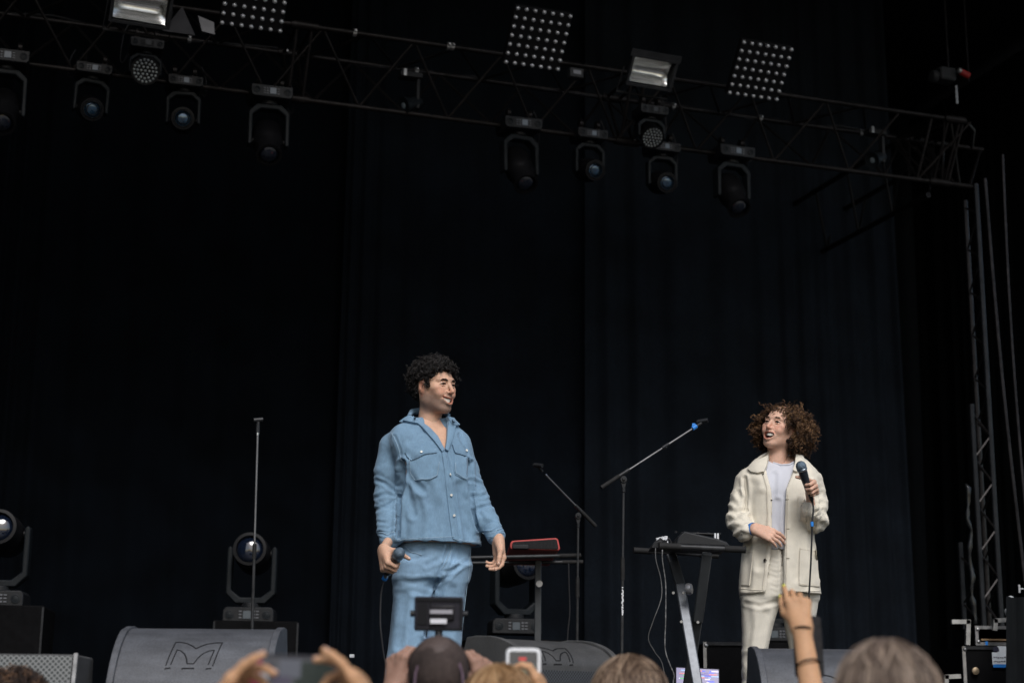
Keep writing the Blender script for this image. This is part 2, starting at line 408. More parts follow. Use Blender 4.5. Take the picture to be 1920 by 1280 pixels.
# ------------------------------------------------------------------ setting
def sheet(name, lo, hi, z, mat, n=2):
    mb = MB(); X = np.linspace(lo[0], hi[0], n); Y = np.linspace(lo[1], hi[1], n)
    mb.grid([[(x, y, z) for x in X] for y in Y][::-1]); o = mb.build(name, mat, smooth=False); o['kind'] = 'structure'; return o
sheet('ground', (-600, -600), (600, 600), 0, grassm)
S0 = V3(0, 5.15, 0)
def SP(s, t, z): return S0+SU*s+SV*t+SZ*z
AX = (SU, SV, SZ)
mb = MB(); mb.box(SP(1, 5.6, FLOOR-.1), (20, 11.2, .2), AX); o = mb.build('stage_floor', deckm, sharp=0, smooth=False); o['kind'] = 'structure'
mb = MB(); mb.box(SP(1, .14, .5), (19.8, .04, 1.0), AX); tag(mb.build('stage_skirt', velour2, smooth=False), 'black cloth skirt hanging along the front edge of the stage', 'stage skirt')
mb = MB(); mb.box(SP(1, 5.9, 8.6), (22, 10.6, .1), AX)
tag(mb.build('stage_roof', roofm, smooth=False), 'black roof canopy high over the whole stage', 'roof')
def curtain(name, s0, s1, t0, z0, z1, label, mat, along=SU, org=None, amp=.034, n=520, seed=1):
    org = SP(0, 0, 0) if org is None else org; oth = SV if along is SU else -SU
    S = np.linspace(s0, s1, n); Z = np.linspace(z0, z1, 14)
    ph = np.cumsum((s1-s0)/n*2*math.pi/(.30+.13*np.sin(S*1.7+seed)+.09*np.sin(S*4.1+1+2*seed)))
    G = np.zeros((14, n, 3))
    for i, z in enumerate(Z):
        k = (z1-z)/(z1-z0); a = amp*(.62+.38*np.sin(S*1.3+2+seed)*np.sin(S*.45+seed))*(.55+.6*k)
        wv = a*np.sin(ph+.5*np.sin(z*.6+S)) + a*.35*np.sin(ph*2.1+z*.4)+.03*np.sin(S*.8+z*.3)
        G[i] = org+np.outer(S, along)+np.outer(wv+t0, oth)+SZ*z
    mb = MB(); mb.grid(G); return tag(mb.build(name, mat, sharp=0), label, 'curtain')
BACK = 7.35
curtain('backdrop_curtain', 3.1, 6.15, BACK, FLOOR, 8.5, 'black velour backdrop curtain in the better lit tone with soft vertical folds behind the singer in cream', velour)  # one backdrop split in three, its cloth darkened leftward for the light falloff
curtain('backdrop_curtain', 1.05, 3.3, BACK+.14, FLOOR, 8.5, 'backdrop curtain coloured in half shade between the two singers, behind the boom microphone stands', pm('velour_half_shade', (.0036,.0057,.0092), .9, noise=[(3, .35), (40, .3)], bump=[(60, .3)], spec=.12), seed=3)  # middle step: part of the shade is put into the cloth colour
curtain('backdrop_curtain', -6.0, 1.25, BACK+.28, FLOOR, 8.5, 'backdrop curtain coloured in deep shade behind the straight microphone stand on the left of the stage', pm('velour_deep_shade', (.0022,.0034,.0054), .95, noise=[(3, .4)], spec=.08), seed=2)  # darkest step: the shade on the left is put into the cloth colour
curtain('wing_curtain', -.6, 7.0, 0, FLOOR, 8.5, 'unseen black curtain set inward to shade the left of the stage', velour2, SV, SP(-5.4, 0, 0), n=260)  # out of view, pulled inward to keep daylight off the left backdrop
curtain('wing_curtain', 6.6, 10.8, 0, FLOOR, 8.5, 'black curtain closing off the upstage half of the right wing behind the tower', velour2, SV, SP(8.6, 0, 0), n=260)
mb = MB(); mb.box(SP(1, 10.95, 5), (21, .08, 7.6), AX); tag(mb.build('rear_wall', velour2, smooth=False), 'black cloth rear wall far upstage beyond the right tower', 'wall')

# ------------------------------------------------------------------ truss
TA = P(540, 44, 10.0); TOFF = dict(A=V3(0,0,0), B=SV*.5, C=SV*.25-SZ*.43)
def tr(px, ch='C'):
    lo, hi = -8., 9.
    for _ in range(40):
        m_ = (lo+hi)/2; q = TA+TOFF[ch]+SU*m_
        if pix(q)[0] < px: lo = m_
        else: hi = m_
    return lo
def trp(px, ch='C'): return TA+TOFF[ch]+SU*tr(px, ch)
sL, sR = -5.2, tr(1722, 'A')
T = thing('lighting_truss', 'long black three chord lighting truss with zigzag bracing slung above the stage', 'truss', TA)
for ch in 'ABC':
    mb = MB(); mb.cyl(TA+TOFF[ch]+SU*sL, TA+TOFF[ch]+SU*(sR+dict(A=.42, B=.92, C=.62)[ch]), .0185, n=12); mb.build('chord', alu, T)
def lacing(c1, c2, step=.52, ph=0.):
    mb = MB(); s = sL+ph; k = 0
    while s+step/2 < sR+(.5 if 'A' not in c1+c2 else 0):
        a, b = (c1, c2) if k % 2 == 0 else (c2, c1)
        mb.cyl(TA+TOFF[a]+SU*s, TA+TOFF[b]+SU*(s+step/2), .0095, n=6); s += step/2; k += 1
    mb.build('bracing', alu, T)
lacing('B', 'C', .64); lacing('A', 'B', .64, .0); lacing('A', 'C', .64, .32)
mb = MB()
for px in (545, 1150, 1722):
    s = tr(px, 'B'); mb.mark()
    for ds in (-.05, .05):
        q = [TA+TOFF[c]+SU*(s+ds) for c in 'ABC']
        for i in range(3): mb.cyl(q[i], q[(i+1) % 3], .012, n=6)
    for c in 'ABC': mb.cyl(TA+TOFF[c]+SU*(s-.09), TA+TOFF[c]+SU*(s+.09), .030, n=12)
mb.build_each('coupling_frame', alu, T)
mb = MB()
for k in range(26):                            # steel pins and clamps that catch the daylight
    s = sL+.3+rng.random()*(sR-sL-.4); c = 'ABC'[k % 3]; q = TA+TOFF[c]+SU*s; mb.mark()
    mb.cyl(q-SU*.012, q+SU*.012, .029, n=10); mb.cyl(q-SV*.05, q-SV*.02, .007, n=6)
mb.build_each('clamp', steel, T)
# corner block, side truss running upstage, tower
cb = thing('corner_block', 'dense black truss corner block where the truss meets the side run at far right', 'truss corner', TA+SU*(sR+.1))
mb = MB(); L = .62
for ds in (.12, .40):
    q = [TA+TOFF[c]+SU*(sR+ds) for c in 'ABC']
    for i in range(3): mb.cyl(q[i], q[(i+1) % 3], .011, n=8)
mb.tube([TA+SU*(sR+.42), TA+SU*(sR+.56)+SV*.1-SZ*.02, TA+SU*(sR+.64)+SV*.25-SZ*.10], .014, 8)
mb.cyl(TA+TOFF['C']+SU*(sR+.60), TA+TOFF['B']+SU*(sR+.90), .012, n=8)
mb.build('frame_tube', alu, cb)
mb = MB()
for k in range(16):
    a = TA+TOFF['AB'[k % 2]]+SU*(sR+.05+.5*rng.random()); b = TA+TOFF['BC'[k % 2 if k % 3 else 1]]+SU*(sR+.05+.5*rng.random())
    mb.cyl(a, b, .010, n=6)
mb.build('bracing', alu, cb)
sd = thing('side_truss', 'dark side truss running upstage from the right hand corner block', 'truss', TA+SU*(sR+.5)+SV*.55)
mb = MB()
for a, zz in ((0, 0), (.5, 0), (.25, -.43)): mb.cyl(TA+SU*(sR+.17+a)+SV*.55+SZ*zz, TA+SU*(sR+.17+a)+SV*4.5+SZ*zz, .0225, n=10)
mb.build('chord', alu, sd); mb = MB()
for k in range(14):
    y0 = .55+k*.27; a, b = ((0, -.0), (.25, -.43)) if k % 2 else ((.25, -.43), (.5, 0))
    mb.cyl(TA+SU*(sR+.17+a[0])+SV*y0+SZ*a[1], TA+SU*(sR+.17+b[0])+SV*(y0+.27)+SZ*b[1], .0095, n=6)
mb.build('bracing', alu, sd)
def vertical(px, py_, Y, ztop): q = P(px, py_, Y); return V3(q[0], q[1], FLOOR), V3(q[0], q[1], ztop)
tw = thing('truss_tower', 'slim dark lattice tower standing at the right edge of the backdrop', 'tower', vertical(1866, 1000, 11.5, 3)[0])
ztop = P(1822, 345, 11.5)[2]; ch = []
for px, Y, zt, mt in ((1869, 11.5, ztop, alu), (1836, 11.45, P(1817, 760, 11.5)[2], alub), (1800, 11.75, P(1792, 1015, 11.7)[2], alub), (1846, 11.9, ztop, alu)):
    a, b = vertical(px, 1020, Y, zt); ch.append((a, b)); mb = MB(); mb.cyl(a, b, .019, n=10); mb.build('chord', alu if px in (1846,) else pm('worn_tower_tube', (.024,.0255,.028), .45, .7, noise=[(5, .4)]), tw)
mb = MB()
for i, j in ((0, 1), (0, 3), (1, 2)):
    zt = min(ch[i][1][2], ch[j][1][2]); z = FLOOR+.1; k = 0
    while z+.17 < zt:
        a, b = (ch[i][0], ch[j][0]) if k % 2 else (ch[j][0], ch[i][0])
        mb.cyl(V3(a[0], a[1], z), V3(b[0], b[1], z+.17), .007, n=6); z += .17; k += 1
z = FLOOR+.1; k = 0; a0, b0 = ch[0][0], ch[3][0]
mb.build('bracing', alu, tw)
for (p0, p1, Y, r, lab) in (((1847,335),(1919,1060),10.9,.012,'dark upright pole just right of the lattice tower'), ((1880,290),(1921,930),10.6,.009,'thin dark cable drop at the extreme right edge of the photo')):
    mb = MB(); a, b = P(*p0, Y), P(*p1, Y-.15); pts = [a+(b-a)*t+SV*.03*math.sin(3*t) for t in np.linspace(0, 1.25, 24)]
    pts = [p for p in pts if p[2] > FLOOR]; mb.tube(pts, r, 8); tag(mb.build('upright_pole' if r > .01 else 'cable_drop', alu), lab, 'pole' if r > .01 else 'cable')
# hoist
hq = P(1792, 150, 11.7); H = thing('chain_hoist', 'black chain hoist with a red strap hanging over the right truss corner', 'hoist', hq)
mb = MB(); mb.box(hq-SU*.10+SZ*.02, (.14, .12, .11), AX); mb.cyl(hq-SU*.17, hq-SU*.22, .05, n=14); mb.build('motor_body', blkm, H, bevel=.015)
mb = MB(); mb.cyl(hq-SU*.02+SZ*.025-SV*.1, hq+SU*.05-SZ*.0-SV*.1, .026, n=12); mb.build('strap', redst, H)
mb = MB(); mb.cyl(hq-SU*.045+SZ*.035-SV*.1, hq-SU*.02+SZ*.03-SV*.1, .022, n=12); mb.cyl(hq-SZ*.05, hq-SZ*.20, .010, n=8); mb.build('hook', steel, H)
mb = MB(); mb.cyl(hq-SU*.06, hq-SU*.06+SZ*2.2, .007, n=6); mb.cyl(hq+SU*.12, hq+SU*.12+SZ*2.2, .006, n=6); mb.build('chain', alu, H)
# loose power cable along the truss
mb = MB(); pts = []
for s in np.arange(sL, sR, .05): pts.append(TA+TOFF['B']+SU*s+SZ*(.03-.045*abs(math.sin(s*2.1)))+SV*.02*math.sin(s*5))
mb.tube(pts, .007, 6); tag(mb.build('truss_cable', cablem), 'black power cable looped along the rear chord of the lighting truss', 'cable')

# ------------------------------------------------------------------ lamps on the truss
def led_panel(px, py, Y, label, tilt=40, size=.405):
    q = P(px, py, Y); rot = Rz(STG) @ Rx(math.radians(tilt))     # local -Y faces the audience, tilted down
    t = thing('blinder_panel', label, 'stage light', q, rot, 'dot matrix blinder panels above the truss')
    mb = MB(); mb.box((0, .03, 0), (size, .05, size)); mb.box((0, .075, 0), (size*.7, .05, size*.6)); mb.build('housing', pm('panel_black', (.004,.004,.005), .7, spec=.2), t, False, bevel=.006)
    mb = MB(); mb.box((0, .09, 0), (size*.8, .02, .03)); mb.box((0, .10, size*.1), (.03, .02, size*.4)); mb.build('bracket', blkm, t, False)
    b = None
    for i in range(7):
        for j in range(7):
            c = ((i-3)*size*.152, .0, (j-3)*size*.152)
            if b is None:
                mb = MB(); mb.lathe([(.0150, 0), (.0148, .006), (.0125, .0125), (.0075, .0165), (.001, .018)], (0, .004, 0), V3(0, -1, 0), 14); b = mb.build('bulb', bulbm, t, False)
                b.location = c
            else:
                k = b.copy(); COL.objects.link(k); k.parent = t; k.location = c
    return t
led_panel(1009, 74, 9.95, 'square black panel with a grid of bulbs over the middle of the truss')
led_panel(1426, 134, 10.55, 'square black panel with a grid of bulbs nearest the right end of the truss')
led_panel(479, -2, 9.35, 'square black panel with a grid of bulbs beside the triangular rigging plate')
def flood(px, py, Y, label, wd=.30, ht=.17, tilt=35):
    t = thing('floodlight', label, 'floodlight', P(px, py, Y), Rz(STG+.05) @ Rx(math.radians(tilt)), 'floodlights on the truss')
    mb = MB(); W, Hh, D = wd/2+.02, ht/2+.02, .16
    a = [(-W, -.0, -Hh), (W, 0, -Hh), (W, 0, Hh), (-W, 0, Hh)]; b = [(-W*.6, D, -Hh*.5), (W*.6, D, -Hh*.5), (W*.6, D, Hh*.5), (-W*.6, D, Hh*.5)]
    mb.add(a+b, [(4, 5, 6, 7)[::-1], (0, 1, 5, 4), (1, 2, 6, 5), (2, 3, 7, 6), (3, 0, 4, 7)])
    for s, sz in (((0, -.01, Hh-.008), (2*W, .03, .016)), ((0, -.01, -Hh+.008), (2*W, .03, .016)), ((-W+.008, -.01, 0), (.016, .03, 2*Hh-.033)), ((W-.008, -.01, 0), (.016, .03, 2*Hh-.033))): mb.box(s, sz)
    mb.build('housing', blkm, t, False)
    mb = MB(); G = []
    for v in np.linspace(-1, 1, 15):
        G.append([(u*wd/2*(.96), .012+.075*(1-v*v)*(1-.55*abs(u)**6), v*ht/2*.96) for u in np.linspace(-1, 1, 15)])
    mb.grid(G); mb.build('reflector', reflm, t, False)
    mb = MB(); mb.cyl((-wd*.35, .03, -.0), (wd*.35, .03, 0), .006, n=10); mb.build('lamp_tube', bulbm, t, False)
    mb = MB(); mb.box((0, -.018, Hh+.012), (2*W+.03, .008, .05)); mb.build('visor', blkm, t, False)
    mb = MB(); mb.tube([(-W-.01, .05, 0), (-W-.02, .06, -Hh-.07), (W+.02, .06, -Hh-.07), (W+.01, .05, 0)], .008, 6); mb.build('yoke', blkm, t, False)
    return t
flood(1221, 136, 10.1, 'boxy floodlight with a silvery reflector on the right half of the truss')
flood(265, 12, 9.15, 'boxy floodlight with a silvery reflector at the top left edge of the picture', .33, .2)

def mover(px, py, Y, label, W=.30, yh=.30, hl=.30, tilt=20, lr=.075, hang=True, yaw=None, kind='beam', lens=None, group=None, disp=True, name='moving_head', roll=0, pan=0):
    """moving head; origin at the middle of the base, z runs away from the base, -Y is the front"""
    yw = STG if yaw is None else yaw
    rot = Rz(yw) @ (Ry(math.pi) if hang else Matrix.Identity(3)) @ Ry(roll)
    t = thing(name, label, 'stage light', P(px, py, Y), rot, group or ('moving heads hung on the truss' if hang else 'moving heads on black boxes on the stage floor'))
    bh = W*.30; bd = W*.8; hp = yh+bh/2
    mb = MB(); n = 8; pr = [(-W/2, -bh*.5), (W/2, -bh*.5), (W/2*.98, bh*.3), (W*.44, bh*.5), (-W*.44, bh*.5), (-W/2*.98, bh*.3)]
    mb.prism(pr, (0, 0, 0), V3(1,0,0), V3(0,0,1), V3(0,1,0), bd); mb.cyl((0, 0, bh*.5), (0, 0, bh*.5+W*.1), W*.2, n=20); base = mb.build('base', blk, t, False, bevel=.006)
    mb = MB()
    for sx in (-1, 1): mb.mark(); mb.lathe([(W*.085, 0), (W*.085, .003), (W*.06, .004), (W*.055, .001), (W*.02, .003)], (sx*W*.36, -bd/2-.001, 0), V3(0,-1,0), 16)
    mb.build_each('fan_grille', yokem, base, world=False)
    mb = MB(); mb.box((-W*.02, -bd/2-.003, 0), (W*.15, .006, bh*.5)); mb.build('display', lcd if disp else pm('dark_display', (.045,.05,.055), .3), base, False)
    mb = MB()
    for k in range(3):
        mb.box((W*.11, -bd/2-.003, bh*(.22-.2*k)), (W*.04, .005, bh*.1)); mb.box((W*.18, -bd/2-.003, bh*(.22-.2*k)), (W*.055, .005, bh*.07)); mb.box((-W*.15, -bd/2-.003, bh*(.22-.2*k)), (W*.05, .005, bh*.08))
    mb.build('button_panel', lcd_w if disp else yokem, base, False)
    # yoke: U bracket with chamfered corners
    a = W*.49; i_ = W*.385; z0 = bh*.5+W*.08; z1 = hp+W*.1; c = W*.20
    poly = [(-a+c, z0), (a-c, z0), (a, z0+c), (a*.985, z1), (a*.90, z1+W*.05), (i_, z1), (i_, z0+c*1.35), (i_-c*.9, z0+c*.62), (-i_+c*.9, z0+c*.62), (-i_, z0+c*1.35), (-i_, z1), (-a*.90, z1+W*.05), (-a*.985, z1), (-a, z0+c)]
    MP = Rz(pan)
    mb = MB(); mb.prism(poly, (0, 0, 0), npm(MP)@V3(1,0,0), V3(0,0,1), npm(MP)@V3(0,1,0), W*.30); mb.build('yoke', yokem, t, False, bevel=.008)
    tl = math.radians(tilt); ax = npm(MP)@V3(0, -math.cos(tl), math.sin(tl)); o = V3(0, 0, hp)
    mb = MB(); R = min(W*.355, lr*1.55)
    if kind == 'beam': mb.lathe([(R*.5, -hl*.52), (R*.85, -hl*.47), (R, -hl*.36), (R, hl*.08), (R*.93, hl*.14), (lr*1.22, hl*.2), (lr*1.16, hl*.46), (lr*1.24, hl*.47), (lr*1.24, hl*.52), (lr*1.02, hl*.525), (lr*1.0, hl*.44)], o, ax, 32)
    else: mb.lathe([(R*.5, -hl*.4), (R*.95, -hl*.3), (R, hl*.1), (lr*1.1, hl*.2), (lr*1.12, hl*.3), (lr*.98, hl*.3), (lr*.97, hl*.26)], o, ax, 32)
    mb.cyl(o-npm(MP)@V3(i_, 0, 0), o+npm(MP)@V3(i_, 0, 0), W*.08, n=14)
    head = mb.build('head', pm('head_black', (.007,.007,.008), .4, noise=[(12, .25)]), t, False)
    mb = MB()
    if kind == 'beam': mb.lathe([(lr*.99, hl*.44), (lr*.9, hl*.475), (lr*.6, hl*.51), (lr*.25, hl*.526), (.0005, hl*.53)], o, ax, 28, cap=False); mb.build('lens', lens or lensm, head, False, sharp=0)
    else:
        x, y, d = frame_of(ax); mb.lathe([(lr*.97, hl*.24), (.0005, hl*.25)], o, ax, 24, cap=False); mb.build('face_plate', blkm, head, False); mb = MB(); pts = [(0, 0)]
        for rr, nn in ((.33, 6), (.62, 12), (.9, 18)): pts += [(rr*math.cos(2*math.pi*k/nn), rr*math.sin(2*math.pi*k/nn)) for k in range(nn)]
        for u, v in pts: mb.lathe([(lr*.115, 0), (lr*.10, .005), (lr*.04, .008)], o+d*hl*.252+(x*u+y*v)*lr*.95, d, 8)
        mb.build('led_cluster', pm('led_lens', (.33,.36,.37), .25, .3, coat=.8), head, False)
    if kind == 'beam' and lens is lensb:
        mb = MB(); mb.lathe([(lr*1.0, hl*.50), (lr*.9, hl*.535), (lr*.86, hl*.535), (lr*.84, hl*.50)], o, ax, 28, cap=False); mb.lathe([(lr*.66, hl*.515), (lr*.6, hl*.54), (lr*.56, hl*.53)], o, ax, 28, cap=False); mb.build('lens_ring', blkm, head, False)
    if hang:
        mb = MB()
        for sx in (-1, 1):
            mb.mark(); mb.box((sx*W*.28, 0, -bh*.5-.02), (.03, .03, .04)); mb.lathe([(.020, -.015), (.032, -.012), (.032, .012), (.02, .015)], (sx*W*.28, 0, -bh*.5-.06), V3(1,0,0), 12)
        mb.build_each('hook_clamp', alu, t, world=False)
        s_ = 1 if rng.random() < .5 else -1; a0 = V3(s_*W*.4, bd*.3, -bh*.2); dr = .05+.10*rng.random(); mb = MB()
        mb.tube([a0+V3(s_*(.05*math.sin(math.pi*f)+.03*f), .02*f, dr*math.sin(math.pi*min(1, f*1.25))-.16*f*f) for f in np.linspace(0, 1, 18)], .0045, 6); mb.build('power_cable', cablem, t, False)
    return t
tY = lambda px: trp(px, 'C')[1]
B_ = dict(W=.285, yh=.24, hl=.34, tilt=52, lr=.07)
mover(505, 182, tY(505), 'large hanging moving head left of centre, its dark lens tipped down below the yoke', **{**B_, 'yh': .28, 'tilt': 50, 'roll': -0.012, 'pan': 0.07})
mover(973, 240, tY(975), 'large hanging moving head with a pale streak down its left arm, below the middle panel', **{**B_, 'yh': .27, 'tilt': 54, 'roll': -0.021, 'pan': -0.13})
mover(1371, 292, tY(1371), 'large hanging moving head with pale grey yoke, rightmost in the row', **{**B_, 'yh': .26, 'tilt': 53, 'roll': 0.003, 'pan': -0.06})
mover(12, 115, tY(12), 'large hanging moving head cut off by the left edge of the picture', **{**B_, 'yh': .30, 'tilt': 47, 'roll': -0.017, 'pan': 0.01})
S_ = dict(W=.235, yh=.215, hl=.26, tilt=18, lr=.060, lens=lensb)
mover(175, 137, tY(175), 'smaller hanging moving head nearest the left edge, ringed lens facing out', **{**S_, 'tilt': 22, 'roll': .02, 'pan': -.08})
mover(345, 160, tY(345), 'smaller hanging moving head beside the round lamp at left', **{**S_, 'tilt': 14, 'roll': -.025, 'pan': .12})
mover(1104, 258, tY(1104), 'smaller hanging moving head with a blue lens in the middle of the right group', **S_)
mover(1240, 282, tY(1240), 'smaller hanging moving head with a blue lens under the right round lamp', **{**S_, 'pan': .1})
W_ = dict(W=.22, yh=.13, hl=.2, tilt=18, lr=.083, kind='wash', disp=False, name='wash_light', group='round wash lights on the truss')
mover(274, 90, tY(275)-.22, 'round wash light with a speckled white face on the left of the truss', **W_)
mover(1219, 213, tY(1219)-.22, 'round wash light with a speckled face and grey yoke on the right of the truss', **{**W_, 'tilt': 42, 'lr': .078})
def spot_side(px, py, Y, label, sgn):
    q = P(px, py, Y); t = thing('small_spotlight', label, 'stage light', q, Rz(STG), 'small spotlights turned sideways')
    mb = MB(); mb.lathe([(.03, -.10), (.045, -.08), (.048, .0), (.062, .05), (.064, .06), (.055, .055)], (0, 0, 0), unit(V3(-sgn, -.35, -.45)), 20); hd = mb.build('head', yokem, t, False)
    mb = MB(); mb.lathe([(.056, .05), (.001, .058)], (0, 0, 0), unit(V3(-sgn, -.35, -.45)), 20, cap=False); mb.build('lens', pm('frosted_lens', (.25,.30,.33), .2, .2, coat=1), hd, False)
    mb = MB(); mb.box((.055, 0, .09), (.025, .05, .24)); mb.box((0, 0, .21), (.16, .09, .04)); mb.build('yoke', blkm, t, False, bevel=.006)
    mb = MB(); mb.box((-.05, -.05, .215), (.02, .01, .05)); mb.build('clamp', whitep if 0 else steel, t, False)
spot_side(768, 196, tY(770), 'small spotlight on the truss turned sideways above the left singer', 1)
spot_side(1643, 298, tY(1643), 'small spotlight on the truss turned sideways near the right corner', .9)
# small gadget on the truss and black triangular bracket left
gq = P(1079, 139, 10.1); t = thing('control_box', 'small dark control box with a pale label hung inside the truss', 'box', gq)
mb = MB(); mb.box(gq, (.10, .06, .07), AX); mb.build('case', blkm, t, bevel=.008); mb = MB(); mb.box(gq-SV*.032, (.055, .006, .028), AX); mb.build('sticker', lcd_w, t)
bq = P(352, 40, 9.3); t = thing('rigging_plate', 'triangular grey rigging plate beside the top left floodlight', 'bracket', bq)
mb = MB(); mb.prism([(-.15, -.09), (.05, -.09), (-.04, .09)], bq, SU, SZ, SV, .012); mb.build('plate', pm('grey_plate', (.020,.020,.022), .5, .5, noise=[(12, .3)]), t)
mb = MB(); mb.prism([(.06, .04), (.16, .01), (.17, -.07), (.09, -.06)], bq, SU, SZ, SV, .03); mb.build('mirror_cover', pm('pale_cover', (.07,.07,.074), .4, .4, noise=[(9, .5)]), t)
# ------------------------------------------------------------------ moving heads on boxes
def floor_box(px, py_top, Y, wpx, dep, label):
    q = P(px, py_top, Y); h = q[2]-FLOOR; wd = wpx*mpp(Y); t = thing('riser_box', label, 'box', V3(q[0], q[1], FLOOR), Rz(STG*.5), 'black boxes under the moving heads')
    mb = MB(); mb.box((0, dep*.2, h/2), (wd, dep, h)); mb.build('carcass', woodg, t, False, bevel=.008)
    mb = MB()
    for sx in (-1, 1): mb.mark(); mb.box((sx*wd*.49, -dep*.3-.004, h/2), (.012, .008, h*.98))
    mb.build_each('edge_strip', blkm, t, world=False); return q
FM = dict(hang=False, lr=.085, hl=.40, yh=.345)
Y = 10.4
floor_box(480, 1166, Y, 152, .6, 'black riser box behind the left wedge speaker')
mover(469, 1154, Y, 'moving head on a riser box right behind the straight microphone stand', W=.325, tilt=4, yaw=.05, **FM)
floor_box(20, 1137, 9.7, 132, .6, 'tall black riser box at the left edge of the picture')
mover(-2, 1124, 9.7, 'moving head half cut off by the left edge, lens looking out', W=.33, tilt=6, yaw=.12, **FM)
floor_box(966, 1200, 10.9, 190, .6, 'black riser box behind the middle wedge speaker')
mover(964, 1175, 10.9, 'moving head under the red keyboard with a blue glint in its lens', W=.335, tilt=3, yaw=.15, pan=.28, **FM)
floor_box(1440, 1205, 11.6, 150, .6, 'black riser box seen between the right singer\'s legs')
mover(1452, 1190, 11.6, 'moving head behind the legs of the singer in cream', W=.325, tilt=3, yaw=-.1, **FM)

# ------------------------------------------------------------------ wedge monitors
LOGO = [[(862,890),(885,775),(905,772),(950,780),(985,795),(1005,808),(1030,794),(1060,782),(1100,775),(1140,773),(1115,890)],
        [(888,885),(905,815),(925,819),(950,835),(965,855),(975,880),(1010,880),(1028,853),(1050,833),(1080,819),(1107,815),(1090,884)],
        [(862,905),(864,901),(890,900)], [(952,905),(954,901),(1017,900)], [(1082,905),(1084,901),(1110,900)]]
LOGO = [[((x-862)/278, (y-772)/133) for x, y in pl] for pl in LOGO]
def wedge(px, Y, wd, yaw, h, hg, label, mat, logo, dep=.62, curve=.34, plinth=0.0):
    q = PZ(px, Y, FLOOR); rot = Rz(yaw); t = thing('wedge_monitor', label, 'floor monitor', q, rot, 'black wedge monitors along the stage front')
    n = 22; prof = [(0, .0), (0, hg)]
    prof += [(curve*(1-math.cos(a)), hg+(h-hg)*math.sin(a)) for a in np.linspace(.05, math.pi/2, n)]
    prof += [(curve+.05, h-.004), (dep, h*.55), (dep, 0)]
    inner = [(y+(.012 if 0 < i else .012), z-.012 if z > .02 else z) for i, (y, z) in enumerate(prof)]
    mb = MB(); mb.prism(prof, (0, 0, 0), V3(0,1,0), V3(0,0,1), V3(1,0,0), wd-.05); sh = mb.build('cabinet', mat, t, False, sharp=30)
    mb = MB()
    for sx in (-1, 1):
        big = [(y-(.012 if y < dep/2 else -.006), z+(.008 if z > .1 else 0)) for y, z in prof]
        mb.mark(); mb.prism(big, (sx*(wd/2-.0125), 0, 0), V3(0,1,0), V3(0,0,1), V3(1,0,0), .025)
    mb.build_each('end_cheek', mat, t, world=False, sharp=30, bevel=.003)
    mb = MB(); mb.box((0, -.006, hg*.5), (wd-.06, .012, hg*.94)); mb.build('grille', grl, t, False)
    # engraved emblem
    vs = []; B = MB(); rot3 = npm(rot)
    ys = np.array([p[0] for p in prof]); 
    arc = [(0, hg)]+[(curve*(1-math.cos(a)), hg+(h-hg)*math.sin(a)) for a in np.linspace(0, math.pi/2, 200)]
    arc = np.array(arc); L = np.r_[0, np.cumsum(np.hypot(*np.diff(arc, axis=0).T))]
    lx, lw, ly, lh = logo
    for pl in LOGO:
        pts = []
        for (u0, v0), (u1, v1) in zip(pl[:-1], pl[1:]):
            for f in np.linspace(0, 1, 6):
                u, v = u0+(u1-u0)*f, v0+(v1-v0)*f; s = ly+lh*(1-v); yy = np.interp(s, L, arc[:, 0]); zz = np.interp(s, L, arc[:, 1]); pts.append(((lx+(u-.5)*lw), yy+.0005, zz))
        pts = np.array(pts); keep = np.r_[True, np.linalg.norm(np.diff(pts, axis=0), axis=1) > 1e-5]; B.tube(pts[keep], .0026, 5)
    B.build('engraved_emblem', groove, sh, False); return t
wedge(338, 5.75, .585, -.03, .60, .22, 'large grey black wedge monitor with an engraved emblem at left', wedgem, (0, .185, .235, .125), .40, .27)
wedge(1070, 6.05, .50, .72, .580, .475, 'scuffed black wedge monitor with a honeycomb grille behind the white phone', wedgeb, (-.055, .17, .005, .095), .40, .25)
wedge(1568, 5.9, .50, .02, .555, .22, 'wedge monitor in front of the singer in cream, behind the raised arm', wedgem, (.045, .185, .14, .11), .40, .26)
wp = P(20, 1222, 5.4); t = thing('side_speaker', 'black speaker with a pale perforated grille at the bottom left corner', 'speaker', V3(wp[0], wp[1], FLOOR), Rz(.1))
hh = wp[2]-FLOOR
mb = MB(); mb.prism([(0, 0), (.10, hh), (.45, hh), (.5, 0)], (0, .02, 0), V3(0,1,0), V3(0,0,1), V3(1,0,0), .40); mb.build('cabinet', wedgeb, t, False, bevel=.008)
mb = MB(); mb.prism([(-.012, 0), (.088, hh-.006), (.1, hh-.006), (0, 0)], (-.003, .015, 0), V3(0,1,0), V3(0,0,1), V3(1,0,0), .375); mb.build('grille', grl2, t, False)
mb = MB(); mb.prism([(-.012, 0), (.09, hh+.004), (.105, hh+.004), (0, 0)], (.195, .015, 0), V3(0,1,0), V3(0,0,1), V3(1,0,0), .012); mb.build('trim', pm('worn_grey_trim', (.22,.22,.22), .5, noise=[(30, .4)]), t, False)

